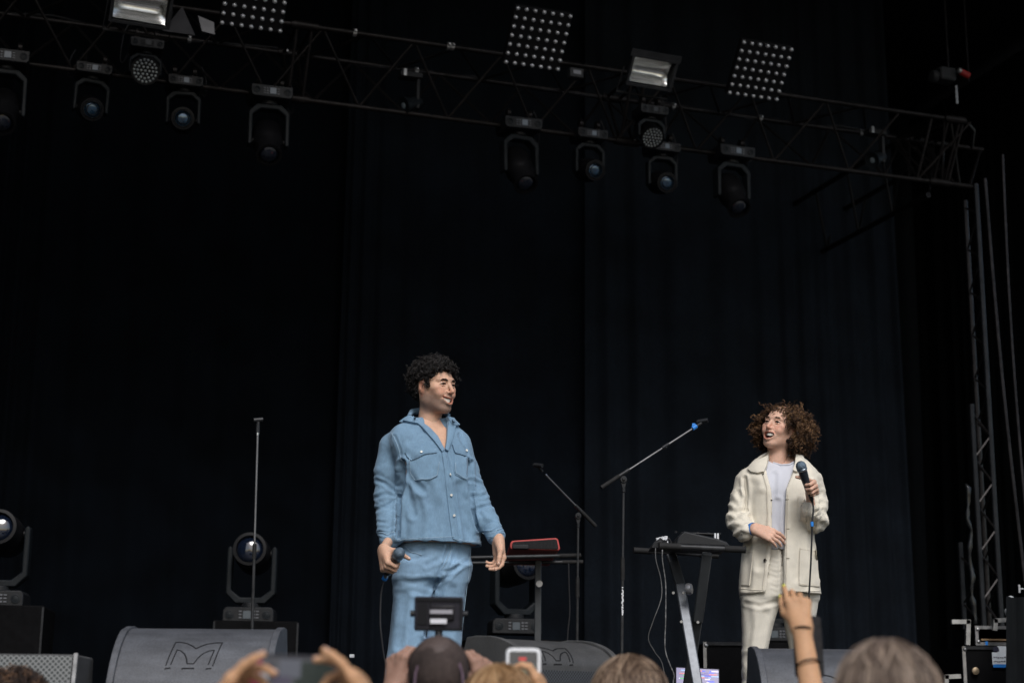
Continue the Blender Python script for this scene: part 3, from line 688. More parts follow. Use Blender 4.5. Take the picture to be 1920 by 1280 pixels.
# ------------------------------------------------------------------ microphone stands
def stand_base(mb, b, kind='round', r=.14):
    if kind == 'round': mb.lathe([(r, 0), (r, .012), (r*.9, .022), (.03, .03), (.02, .06)], b, SZ, 28)
    else:
        for a in (0.3, 2.4, 4.5):
            d = V3(math.cos(a), math.sin(a), 0); mb.cyl(b+SZ*.14, b+d*.32+SZ*.012, .009, n=8); mb.sphere(b+d*.32+SZ*.012, .014, 8)
        mb.cyl(b+SZ*.11, b+SZ*.19, .02, n=12)
def clip(mb, p, d, s=1.):
    d = unit(d); x, y, _ = frame_of(d); mb.cyl(p-d*.03*s, p+d*.045*s, .017*s, .019*s, n=14); mb.box(p-d*.03*s-x*.0, (.02*s, .02*s, .02*s), (x, y, d))
# straight stand
Y = 7.0; top = P(484, 790, Y); b0 = PZ(464, 7.0, FLOOR); t = thing('microphone_stand', 'straight empty microphone stand rising behind the left wedge speaker', 'microphone stand', b0)
mid = top+(b0-top)*.37
mb = MB(); stand_base(mb, b0); mb.build('base', tubm, t)
mb = MB(); mb.cyl(b0+SZ*.03, mid, .0068, n=12); mb.build('lower_tube', tubm, t)
mb = MB(); mb.cyl(mid-SZ*.03, mid+SZ*.035, .0090, n=12); mb.build('clutch', rubber, t)
mb = MB(); mb.cyl(mid, top-SZ*.03, .0050, n=12); mb.build('upper_tube', pm('satin_grey_tube', (.15,.15,.155), .35, .6, noise=[(10, .3)]), t)
mb = MB(); mb.cyl(top-SZ*.05, top-SZ*.015, .009, n=12); mb.cyl(top-SZ*.015, top+SZ*.008, .008, n=10); mb.cyl(top+SZ*.004-SU*.02, top+SZ*.01+SU*.02, .011, n=10); mb.build('microphone_clip', blk, t)
mb = MB(); mb.cyl(top-SZ*.062, top-SZ*.05, .007, n=12); mb.build('thread', chrome, t)
def boom(name_label, Y, base_px, head, back, tip, top_dY, tipcol, blue, wtxt, kb):
    hd = P(*head, Y); b = V3(*PZ(base_px, Y, FLOOR)); t = thing('boom_microphone_stand', name_label, 'microphone stand', b, None, 'microphone stands with booms')
    bk = P(*back, Y-top_dY*.3); tp = P(*tip, Y+top_dY); d = unit(tp-bk)
    mid = hd+(b-hd)*kb
    mb = MB(); stand_base(mb, b, 'tripod'); mb.build('base', tubm, t)
    mb = MB(); mb.cyl(b+SZ*.1, mid, .0068, n=12); mb.build('lower_tube', tubm, t)
    mb = MB(); mb.cyl(mid-SZ*.05, mid+SZ*.05, .0105, .0098, n=14); mb.build('clutch', rubber, t)
    mb = MB(); mb.cyl(mid, hd-SZ*.03, .0055, n=12); mb.build('upper_tube', tubm, t)
    jn = bk+d*((hd-bk)@d); off = unit(np.cross(d, V3(0,1,0)))
    mb = MB(); mb.cyl(hd-SZ*.06, hd-SZ*.02, .0085, n=12); mb.cyl(hd+V3(0,-.014,0), hd+V3(0,.014,0), .0165, n=18); mb.cyl(hd+V3(0,-.022,0), hd+V3(0,-.013,0), .007, n=10)
    mb.prism([(-.0155, 0), (.0155, 0), (.008, -.040), (-.008, -.040)], hd, V3(1,0,0), SZ, V3(0,1,0), .016); mb.build('swivel_joint', blk, t, bevel=.003)
    mb = MB(); mb.cyl(bk, bk+d*.11, .0098, n=14); mb.build('counterweight', rubber, t)
    mb = MB(); mb.cyl(bk+d*.11, jn+d*.05, .0085, n=14); mb.build('boom_sleeve', tubm, t)
    mb = MB(); mb.cyl(jn+d*.05, tp-d*.05, .0042, n=10); k = .55; c = jn+(tp-jn)*k
    mb.build('boom_arm', pm('satin_grey_tube', (.15,.15,.155), .35, .6), t)
    if blue:
        mb = MB(); mb.cyl(c-d*.02, c+d*.02, .0085, n=12); mb.cyl(c, c-V3(0,.02,.015), .006, n=8); mb.build('arm_clutch', blk, t)
        mb = MB(); mb.cyl(tp-d*.055, tp-d*.03, .011, n=12); mb.box(tp-d*.04+off*.008, (.014, .014, .022)); mb.build('blue_tape', bluetape, t)
    else:
        mb = MB(); mb.cyl(tp-d*.06, tp-d*.05, .0065, n=10); mb.build('thread', chrome, t)
    mb = MB(); cd = V3(1, -.3, .12) if blue else V3(1, -.5, -.2); mb.cyl(tp-d*.03, tp+d*.005, .006, n=10); clip(mb, tp+d*.008+SZ*.006, cd, .62); mb.build('microphone_clip', blk, t)
    if wtxt:
        mb = MB(); r_ = random.Random(3); z = 0
        for k in range(34):
            if r_.random() < .25: continue
            p = mid+(b-mid)*(.085+.0040*k); mb.box(p+V3(r_.uniform(-.002, .002), -.0068, 0), (r_.uniform(.004, .008), .003, r_.uniform(.003, .006)))
        mb.build('printed_lettering', whitep, t)
boom('tall boom microphone stand with blue tape near its raised tip', 7.35, 1164, (1169, 899), (1127, 914), (1314, 793), .15, None, True, True, .300)
boom('shorter boom microphone stand leaning left beside the red keyboard', 8.2, 1080, (1084, 967), (1117, 986), (1010, 876), -.1, None, False, False, .28)

# ------------------------------------------------------------------ keyboard on the left stand
Y = 8.5; k = mpp(Y, 1030)
c = P(1003, 1030, Y); KD = unit(V3(-.035, 1, 0)); KX = V3(KD[1], -KD[0], 0)
t = thing('keyboard', 'red keyboard with a black ribbed end panel lying on the left stand', 'keyboard', c)
def kp(u, v): return ((u-1003)*k/ max(KX[0], .5), (1030-v)*k)
def rnd(poly, r, n=5):
    out = []; N = len(poly)
    for i in range(N):
        p = np.array(poly[i]); a = np.array(poly[i-1])-p; b = np.array(poly[(i+1) % N])-p; a = a/np.linalg.norm(a); b = b/np.linalg.norm(b)
        for s in np.linspace(0, 1, n): out.append(tuple(p+a*r*(1-s)**2+b*r*s**2))
    return out
out = [kp(956, 1030), kp(1051, 1031), kp(1046, 1007), kp(957, 1014)]
mb = MB(); mb.prism(rnd(out, .018), c+KD*.45, KX, SZ, KD, .9); mb.build('shell', redm, t, bevel=.003)
inn = [kp(959.5, 1028), kp(1047.5, 1029), kp(1043.5, 1010), kp(960.5, 1016.5)]
mb = MB(); mb.prism(rnd(inn, .012), c-KD*.002, KX, SZ, KD, .012); pn = mb.build('end_panel', ribm, t)
mb = MB()
for u in np.arange(963, 1044, 2.6):
    a, b = kp(u, 1027), kp(u, 1017.5-(u-963)*.075); mb.cyl(c-KD*.009+KX*a[0]+SZ*a[1], c-KD*.009+KX*b[0]+SZ*b[1], .0016, n=5)
mb.build('rib', pm('rib_grey', (.03,.03,.032), .4), pn)
mb = MB(); a = kp(975, 1027); mb.box(c-KD*.04+KX*a[0]+SZ*a[1], (.085, .05, .022), (KX, KD, SZ)); tag(mb.build('effect_pedal', blkm, None, bevel=.004), 'small black box resting in front of the red keyboard', 'box')
t = thing('keyboard_stand', 'black tube keyboard stand under the red keyboard', 'keyboard stand', V3(P(1010, 1100, Y)[0], Y, FLOOR), None, 'keyboard stands')
for (p0, p1, yy, r) in (((790, 1047), (1088, 1041), 8.42, .0105), ((800, 1056), (1092, 1053), 8.85, .0095)):
    mb = MB(); mb.cyl(P(*p0, yy), P(*p1, yy), r, n=16); arm = mb.build('support_arm', tubm, t)
    e = P(*p1, yy); d = unit(P(*p1, yy)-P(*p0, yy)); mb = MB(); mb.cyl(e-d*.11, e+d*.004, r*1.18, n=16); mb.build('rubber_sleeve', rubber, arm)
for px, yy in ((838, 8.44), (1009, 8.83)):
    a = P(px, 1050, yy); mb = MB(); mb.box(V3(a[0], a[1], (a[2]+FLOOR)/2), (.036, .035, a[2]-FLOOR-.0)); lg = mb.build('leg', pm('grey_leg_steel', (.06,.065,.07), .45, .3, noise=[(8, .3)]), t, bevel=.004)
    mb = MB()
    for zz in (.45, .62): mb.mark(); mb.cyl(V3(a[0]-.02, a[1]-.02, FLOOR+zz), V3(a[0]-.02, a[1]-.028, FLOOR+zz), .006, n=8)
    mb.build_each('bolt', steel, lg)
mb = MB(); a = P(1011, 1095, 8.75); mb.cyl(a, a-V3(0,.05,0), .018, n=12); mb.build('knob', steel, t)

# ------------------------------------------------------------------ right keyboard stand with gear
Y = 7.45
t = thing('keyboard_stand', 'black folding X stand in front of the singer in cream, loaded with mixer gear', 'keyboard stand', V3(P(1290, 1100, Y)[0], Y, FLOOR), None, 'keyboard stands')
for (p0, p1, y0, y1, r, sl) in (((1236, 1023), (1397, 1030), 7.2, 7.25, .0140, ((0, .24), (.76, 1))), ((1188, 1031), (1346, 1041), 7.62, 7.7, .0130, ((0, .2), (.78, 1)))):
    a, b = P(*p0, y0), P(*p1, y1); mb = MB(); mb.cyl(a, b, r*.9, n=16); arm = mb.build('support_arm', tubm, t)
    for s0, s1 in sl: mb = MB(); mb.cyl(a+(b-a)*s0-(b-a)*.002, a+(b-a)*s1+(b-a)*.002, r*1.12, n=16); mb.build('rubber_sleeve', rubber, arm)
def flatbar(p0, y0, p1, y1, wd, th, name='leg', mat=None):
    a, b = P(*p0, y0), P(*p1, y1); d = unit(b-a); x = unit(np.cross(V3(0,1,0), d)); y = np.cross(d, x); mb = MB(); mb.box((a+b)/2, (wd, th, np.linalg.norm(b-a)), (x, y, d)); return mb.build(name, mat or pm('grey_leg_steel', (.06,.065,.07), .45, .3), t, bevel=.005)
legs = pm('scuffed_grey_leg', (.13,.14,.155), .42, .35, noise=[(6, .35), (40, .2)])
flatbar((1258, 1038), 7.62, (1282, 1115), 7.52, .046, .024)
flatbar((1275, 1095), 7.50, (1332, 1420), 7.15, .044, .024, 'leg', legs)
flatbar((1326, 1036), 7.26, (1308, 1165), 7.44, .046, .024)
flatbar((1309, 1150), 7.44, (1270, 1420), 7.85, .046, .024)
mb = MB(); a = P(1293, 1104, 7.38); mb.cyl(a, a+V3(.02,.12,0), .009, n=10); mb.lathe([(.026, 0), (.028, .01), (.024, .022), (.012, .026)], a-V3(.012,0,0), V3(1,-.5,.1), 14); mb.build('locking_knob', pm('grey_knob', (.2,.2,.21), .4, .5), t)
mb = MB()
for p in ((1277, 1165), (1308, 1166), (1262, 1111), (1281, 1111)): q = P(*p, 7.40); mb.mark(); mb.cyl(q, q-V3(0,.014,0), .0065, n=8)
mb.build_each('bolt', steel, t)
# gear: mixer
Y = 7.42
def slab(name, lab, cat, pts, y0, dep, hgt, mat, slope=0, parts=None, bevel=.008):
    a, b = P(*pts[0], y0), P(*pts[1], y0); x = unit(b-a); yv = unit(np.cross(SZ, x)); zv = np.cross(x, yv); t = thing(name, lab, cat, (a+b)/2); L = np.linalg.norm(b-a)
    mb = MB(); ch = hgt*.9; mb.prism([(-L/2, 0), (L/2, 0), (L/2-.02, hgt*.35), (L/2-.06, hgt*(1-slope)), (-L/2+.04, hgt), (-L/2+.012, hgt*.6)], (a+b)/2+yv*dep/2, x, zv, yv, dep); mb.build('body', mat, t, bevel=bevel)
    return t, (a+b)/2, x, yv, zv, L
t1, o, x, yv, zv, L = slab('mixing_console', 'wedge shaped black mixer lying on the right stand', 'mixer', ((1266, 1021), (1371, 1025)), 7.25, .36, .066, blk, .45)
mb = MB()
for u in (.22, .27): mb.mark(); mb.cyl(o+x*u*L*1.0+yv*.02+zv*.03, o+x*u*L+yv*.02+zv*.062, .0045, n=8)
mb.build_each('fader_knob', whitep, t1)
mb = MB(); mb.box(o-x*.02+yv*.06+zv*.0595, (L*.6, .08, .004), (x, yv, zv)); mb.build('control_panel', pm('dark_grey_panel', (.05,.05,.052), .5), t1)
mb = MB()
for i in range(5): mb.mark(); mb.cyl(o+x*(-.12+.05*i)+yv*.05+zv*.06, o+x*(-.12+.05*i)+yv*.05+zv*.068, .006, n=8)
mb.build_each('rotary_knob', blkm, t1)
t2, o, x, yv, zv, L = slab('interface_box', 'small black box with a row of white plugs at the left end of the stand', 'box', ((1222, 1026), (1262, 1027)), 7.34, .2, .045, blkm)
mb = MB()
for i in range(4): a = P(1233+5.2*i, 1009.5-1.1*i, 7.38); mb.mark(); mb.cyl(a, a-zv*.03+x*.004, .0075, n=10); mb.cyl(a, a+zv*.004, .0085, n=10)
mb.build_each('white_plug', whitep, t2)
mb = MB(); 
for i in range(3):
    pts = [P(1232+8*i+12*f, 1018-10*math.sin(math.pi*f)*(.4+.3*i)+3*f, 7.32) for f in np.linspace(0, 1, 10)]; mb.mark(); mb.tube(pts, .004, 6)
mb.build_each('patch_cable', cablem, t2)
def cable(name, lab, pts, Ys, r, mat, n=60):
    pts = np.asarray(pts, float); s = np.r_[0, np.cumsum(np.hypot(*np.diff(pts, axis=0).T))]; s /= s[-1]; q = []
    for f in np.linspace(0, 1, n):
        i = min(np.searchsorted(s, f, 'right')-1, len(s)-2); u = (f-s[i])/(s[i+1]-s[i]); p0 = pts[max(i-1, 0)]; p1, p2 = pts[i], pts[i+1]; p3 = pts[min(i+2, len(pts)-1)]
        c = .5*((2*p1)+(-p0+p2)*u+(2*p0-5*p1+4*p2-p3)*u*u+(-p0+3*p1-3*p2+p3)*u**3); q.append(P(c[0], c[1], np.interp(f, np.linspace(0, 1, len(Ys)), Ys)))
    q = [p for p in q if p[2] > FLOOR+.003]
    mb = MB(); mb.tube(q, r, 7); return tag(mb.build(name, mat, sharp=0), lab, 'cable')
cable('hanging_cable', 'grey cable hanging in a loop from the left end of the right stand', [(1229,1027),(1230,1050),(1239,1085),(1240,1120),(1226,1160),(1216,1190),(1218,1205),(1228,1222),(1245,1260),(1250,1400)], [7.32,7.3,7.4,7.5], .0024, cableg)
cable('twisted_cable', 'twisted black and white cable dropping from the stand to the laptop', [(1242,1030),(1242,1050),(1248,1095),(1248,1160),(1247,1215),(1256,1245),(1264,1265),(1262,1290),(1266,1420)], [7.30,7.3,7.35,7.4], .0028, pm('braided_cable', (.13,.13,.13), .5, noise=[(60, .95)]))
cable('hanging_cable', 'thin dark cable hanging beside the small boom stand', [(1066,1056),(1067,1100),(1068,1150),(1064,1195),(1060,1300)], [8.6,8.6], .004, cablem)

# ------------------------------------------------------------------ laptop, cases
Y = 8.0; a, b, c_, d_ = P(1266, 1249, Y), P(1349, 1253, Y), P(1349, 1300, Y-.03), P(1266, 1300, Y-.03)
t = thing('laptop', 'open laptop with a violet music program on its screen behind the X stand', 'laptop', (c_+d_)/2)
n = unit(np.cross(b-a, d_-a)); n = n if n[1] < 0 else -n; xx = unit(b-a); yy = np.cross(n, xx); Lw = np.linalg.norm(b-a)
mb = MB(); o = (a+b)/2-yy*0; hgt = Lw*.65; sgn = 1 if (d_-a)@yy < 0 else -1; dn = -yy*sgn
mb.box(o+dn*hgt/2, (Lw, hgt, .008), (xx, dn, n)); lid = mb.build('lid', pm('dark_lid', (.03,.03,.034), .4), t, bevel=.003)
def rect(mb, u0, v0, u1, v1, z): mb.box(o+xx*((u0+u1)/2-.5)*Lw*.95+dn*(hgt*(.04+(v0+v1)/2*.92)), (abs(u1-u0)*Lw*.95, abs(v1-v0)*hgt*.92, .0012), (xx, dn, n)) if 0 else mb.box(o+xx*((u0+u1)/2-.5)*Lw*.95+dn*(hgt*(.04+(v0+v1)/2*.92))+n*z, (abs(u1-u0)*Lw*.95, abs(v1-v0)*hgt*.92, .0012), (xx, dn, n))
mb = MB(); rect(mb, 0, 0, 1, 1, .0045); scr = mb.build('screen', pm('lit_screen', (.1,.1,.12), .3, emit=((.22,.20,.33), .9)), lid)
r_ = random.Random(5); cols = [(.10,.12,.55), (.25,.35,.55), (.5,.45,.6), (.10,.35,.16), (.45,.18,.2), (.16,.14,.3)]
for ci, cc in enumerate(cols):
    mb = MB()
    for _ in range(9):
        u = r_.random()*.85; v = r_.randint(1, 14)/16; rect(mb, u, v+.004, min(u+r_.uniform(.05, .25), 1), v+.05, .0055+.0008*ci)
    mb.build('track_block', pm('lit_track_%s' % 'abcdef'[ci], cc, .3, emit=(cc, .8)), scr)
mb = MB(); mb.box((c_+d_)/2+V3(0,-.12,-.0)+dn*(hgt-np.linalg.norm(d_-a)), (Lw, .24, .015)); mb.build('keyboard_deck', pm('dark_lid', (.03,.03,.034), .4), t)
dkz = ((c_+d_)/2+dn*(hgt-np.linalg.norm(d_-a)))[2]-.01
def flightcase(name, lab, px0, px1, py0, py1, Y, dep, bottom=None, open_front=False, mat=None):
    a, b = P(px0, py0, Y), P(px1, py0, Y); zb = bottom if bottom is not None else P(px0, py1, Y)[2]
    x = unit(V3(*(b-a)[:2], 0)); yv = unit(np.cross(SZ, x)); L = np.linalg.norm(b-a); zt = (a[2]+b[2])/2; o = V3((a[0]+b[0])/2, Y, zb); hh = zt-zb; t = thing(name, lab, 'flight case', o)
    ax = (x, yv, SZ)
    mb = MB(); 
    if not open_front: mb.box(o+yv*dep/2+SZ*hh/2, (L-.012, dep, hh-.012), ax)
    else:
        for s, z in (((L-.012, dep, .012), .012), ((L-.012, dep, .012), hh-.012)): mb.box(o+yv*dep/2+SZ*z, s, ax)
        for sx in (-1, 1): mb.box(o+x*sx*(L/2-.012)+yv*dep/2+SZ*hh/2, (.012, dep, hh-.03), ax)
        mb.box(o+yv*(dep-.01)+SZ*hh/2, (L-.03, .012, hh-.03), ax)
    mb.build('shell', mat or woodg, t)
    mb = MB(); e = .018
    for sx in (-1, 1): mb.mark(); mb.box(o+x*sx*(L/2-e/2)-yv*.002+SZ*hh/2, (e, .02, hh), ax)
    mb.build_each('side_extrusion', alub, t); mb = MB()
    for z in (e/2, hh-e/2): mb.mark(); mb.box(o-yv*.0+SZ*z, (L-2*e, .018, e), ax)
    mb.build_each('edge_extrusion', blkm if not open_front else steel, t)
    mb = MB()
    for sx in (-1, 1):
        for z in (.02, hh-.02): mb.mark(); mb.sphere(o+x*sx*(L/2-.015)-yv*.005+SZ*z, .014, 10)
    mb.build_each('ball_corner', steel, t); return t, o, x, yv, L, hh
flightcase('flight_case', 'dark flight case with a worn silver edge behind the X stand', 1318, 1402, 1203, 0, 8.9, .6, FLOOR)
mb = MB(); tt = None
flightcase('flight_case', 'low dark flight case carrying the laptop', 1250, 1352, 0, 0, Y, .55, FLOOR) if 0 else None
t3 = thing('laptop_table', 'low black table under the laptop', 'table', V3(P(1308, 1290, 7.9)[0], 7.9, FLOOR)); lx = P(1308, 1290, 7.9)[0]
mb = MB(); mb.box((lx, 7.9, dkz-.015), (.45, .42, .022)); mb.build('top', blkm, t3)
for sx in (-1, 1):
    for sy in (-1, 1): mb = MB(); mb.cyl((lx+sx*.2, 7.9+sy*.18, FLOOR), (lx+sx*.2, 7.9+sy*.18, dkz-.027), .014, n=10); mb.build('leg', tubm, t3)
Y = 9.3
tc, o, x, yv, L, hh = flightcase('equipment_case', 'lower black flight case with a white label at the right edge', 1803, 1912, 1211, 0, Y, .6, FLOOR)
lb = P(1877, 1228, Y-.012)
mb = MB(); mb.box(lb+x*.012, (.062, .004, .105), (x, yv, SZ)); mb.box(lb-x*.034-SZ*.018, (.035, .004, .07), (x, yv, SZ)); lbl = mb.build('label', paper, tc)
mb = MB(); mb.box(lb-x*.005-SZ*.058, (.085, .005, .018), (x, yv, SZ)); mb.build('blue_tape', bluetape, lbl)
mb = MB(); r_ = random.Random(2)
arc = [(math.cos(a)*.017, math.sin(a)*.017) for a in np.linspace(.2, math.pi-.2, 12)]; mb.prism(arc+[(-.018, -.012), (.018, -.012)], lb-x*.028+SZ*.034-yv*.003, x, SZ, yv, .003)
for row in range(2):
    u = -.045
    while u < .03:
        w_ = r_.uniform(.005, .012); mb.box(lb+x*(u+w_/2)+SZ*(-.012-.022*row+r_.uniform(-.002, .002))-yv*.003, (w_*.8, .003, .005+.003*r_.random()), (x, yv, SZ)); u += w_+.003
mb.build('label_writing', ink, lbl)
mb = MB(); q = P(1829, 1257, Y-.02); mb.lathe([(.022, 0), (.02, .008), (.008, .012)], q, -yv, 14); mb.build('round_latch', pm('brass_latch', (.35,.27,.18), .4, .7), tc)
tc2, o, x, yv, L, hh = flightcase('equipment_case', 'open rack case with a plywood shelf on top of the labelled case', 1827, 1908, 1173, 1209, Y+.0, .5, None, True)
q0, q1 = P(1840, 1200, Y+.02), P(1893, 1197, Y+.02); mb = MB(); mb.box((q0+q1)/2+yv*.1, (np.linalg.norm(q1-q0), .2, .009), (x, yv, SZ)); mb.build('shelf', ply, tc2)
mb = MB(); q = P(1849, 1205, Y); mb.box(q, (.015, .02, .022), (x, yv, SZ)); mb.build('blue_tab', bluetape, tc2)
for pts, lab in (([(1787,1165),(1815,1165),(1814,1205)], 'bent silver handle bar left of the open rack case'), ([(1865,1178),(1866,1163),(1894,1161),(1895,1172)], 'short silver handle bar on the open rack case'), ([(1773,1290),(1774,1268),(1797,1267)], 'silver bar low down beside the labelled case')):
    mb = MB(); q = [P(*p, 9.22) for p in pts]
    for a, b in zip(q[:-1], q[1:]): d = unit(b-a); xx_ = unit(np.cross(d, V3(0,1,0))); mb.box((a+b)/2, (.024, .03, np.linalg.norm(b-a)+.02), (xx_, np.cross(d, xx_), d))
    tag(mb.build('case_handle', pm('dull_silver', (.30,.30,.29), .5, .6, noise=[(20, .3)])), lab, 'handle')
mb = MB(); q = P(1921, 1190, 8.9); G = []
for z in np.linspace(FLOOR, P(1912, 1118, 8.9)[2], 8): G.append([V3(q[0]-.09+s*.05, 8.9+.03*math.sin(s*3+z*2)+.02*s, z)+V3(-.05*(2.3-z) if z < 2.3 else 0, 0, 0) for s in np.linspace(0, 12, 30)])
mb.grid(G); tag(mb.build('covered_rack', velour2, sharp=0), 'black cloth draped over a stack at the bottom right edge', 'cloth cover')
t = thing('cable_connector', 'bundle of pale connectors poking out beside the open rack case', 'connector', P(1896, 1130, 9.1))
mb = MB(); q = P(1895, 1124, 9.1); mb.sphere(q, .024, 10); mb.lathe([(.028, -.03), (.03, 0), (.02, .03)], P(1897, 1145, 9.1), V3(.3,-1,.2), 12); mb.cyl(q, P(1898, 1165, 9.15), .012, n=8); mb.build('plug', pm('pale_plug', (.42,.44,.45), .4, .3), t)
mb = MB(); q = P(1911, 1103, 9.1); mb.box(q, (.010, .01, .045)); mb.box(q+V3(.014,0,0), (.018, .01, .008)); mb.build('bracket', pm('pale_bracket', (.3,.31,.32), .5), t)
# draped foil bag on tower
mb = MB(); pts = [P(1813+k*.55+2.2*math.sin(k*.9), 905+k*11, 11.35) for k in range(25)]; mb.tube(pts, [.014+.005*math.sin(k*1.3)+.004*math.sin(k*2.9) for k in range(25)], 9)
vs = np.vstack(mb.v); mb.v = [vs+.012*np.stack([vnoise(vs*22+i*9, i) for i in range(3)], 1)]
tag(mb.build('cable_bundle', pm('shiny_black_wrap', (.012,.013,.014), .25, coat=.5, bump=[(30, .6)]), sharp=0), 'bundle of shiny black wrapped cables tied down the lattice tower', 'cable bundle')
mb = MB(); q = P(660, 1229, 7.6); mb.box(q, (.022, .02, .016)); b_ = V3(q[0], q[1], FLOOR); tag(mb.build('cable_tag', whitep, None, bevel=.002), 'tiny white tag behind the stage edge near the left singer', 'tag')
# ------------------------------------------------------------------ people: shared parts
def skin_mat(name, col, rough=.5):
    M = pm(name, col, .58, noise=[(22, .10), (140, .08)], sss=.15, spec=.28, bump=[(300, .10), (110, .12)]); t = M.node_tree; b = t.nodes['Principled BSDF']
    src = b.inputs['Base Color'].links[0].from_socket
    for an, c2, k in (('flush', (1.04, .74, .70), 1.), ('stubble', (.50, .53, .58), 1.), ('lip', (.84, .58, .57), 1.)):
        at = t.nodes.new('ShaderNodeAttribute'); at.attribute_name = an
        mx = t.nodes.new('ShaderNodeMix'); mx.data_type = 'RGBA'; mx.blend_type = 'MULTIPLY'; mx.inputs['B'].default_value = (*c2, 1)
        fac = at.outputs['Fac']
        if an == 'stubble':
            n = t.nodes.new('ShaderNodeTexNoise'); n.inputs['Scale'].default_value = 260; tc = t.nodes.new('ShaderNodeTexCoord'); t.links.new(tc.outputs['Object'], n.inputs['Vector'])
            ml = t.nodes.new('ShaderNodeMath'); ml.operation = 'MULTIPLY_ADD'; ml.inputs[1].default_value = .8; ml.inputs[2].default_value = .6; t.links.new(n.outputs['Fac'], ml.inputs[0])
            m2 = t.nodes.new('ShaderNodeMath'); m2.operation = 'MULTIPLY'; m2.use_clamp = True; t.links.new(fac, m2.inputs[0]); t.links.new(ml.outputs[0], m2.inputs[1]); fac = m2.outputs[0]
        t.links.new(fac, mx.inputs['Factor']); t.links.new(src, mx.inputs['A']); src = mx.outputs['Result']
    t.links.new(src, b.inputs['Base Color']); return M
def set_attr(o, n, arr, off=0):
    full = np.zeros(n, np.float32)
    for an in ('lip', 'stubble', 'flush'):
        full[:] = 0
        if arr and an in arr: a = arr[an]; full[off:off+len(a)] = a
        at = o.data.attributes.new(an, 'FLOAT', 'POINT'); at.data.foreach_set('value', full)
sm01 = lambda x, a, b: (lambda t: t*t*(3-2*t))(np.clip((x-a)/(b-a), 0, 1))
skinA = skin_mat('skin_olive', (.565,.345,.24)); skinB = skin_mat('skin_fair', (.60,.37,.272)); skinC = skin_mat('skin_brown', (.30,.175,.128)); skinD = skin_mat('skin_tan', (.47,.265,.145))
lipm = pm('lips', (.42,.19,.165), .42, sss=.15); mouthm = pm('mouth_inside', (.085,.018,.018), .5); toothm = pm('teeth', (.74,.70,.62), .25, coat=.5)
eyew = pm('eye_white', (.62,.60,.57), .15, coat=1); irism = pm('iris_brown', (.018,.010,.007), .08, coat=1)
stub = pm('stubble_skin', (.40,.265,.20), .55, noise=[(30, .08), (300, .18)], sss=.12)
hairk = pm('hair_black', (.010,.0085,.008), .55, noise=[(50, .5)], spec=.3); hairk2 = pm('hair_black_sheen', (.022,.019,.018), .5, spec=.35)
hb1 = pm('hair_dark_brown', (.030,.015,.008), .55, spec=.3); hb2 = pm('hair_brown', (.080,.040,.019), .55, spec=.3); hb3 = pm('hair_golden_tip', (.19,.105,.050), .55, spec=.3); hb0 = pm('hair_inner', (.010,.006,.004), .6)
browm = pm('brow_hair', (.014,.010,.008), .6)

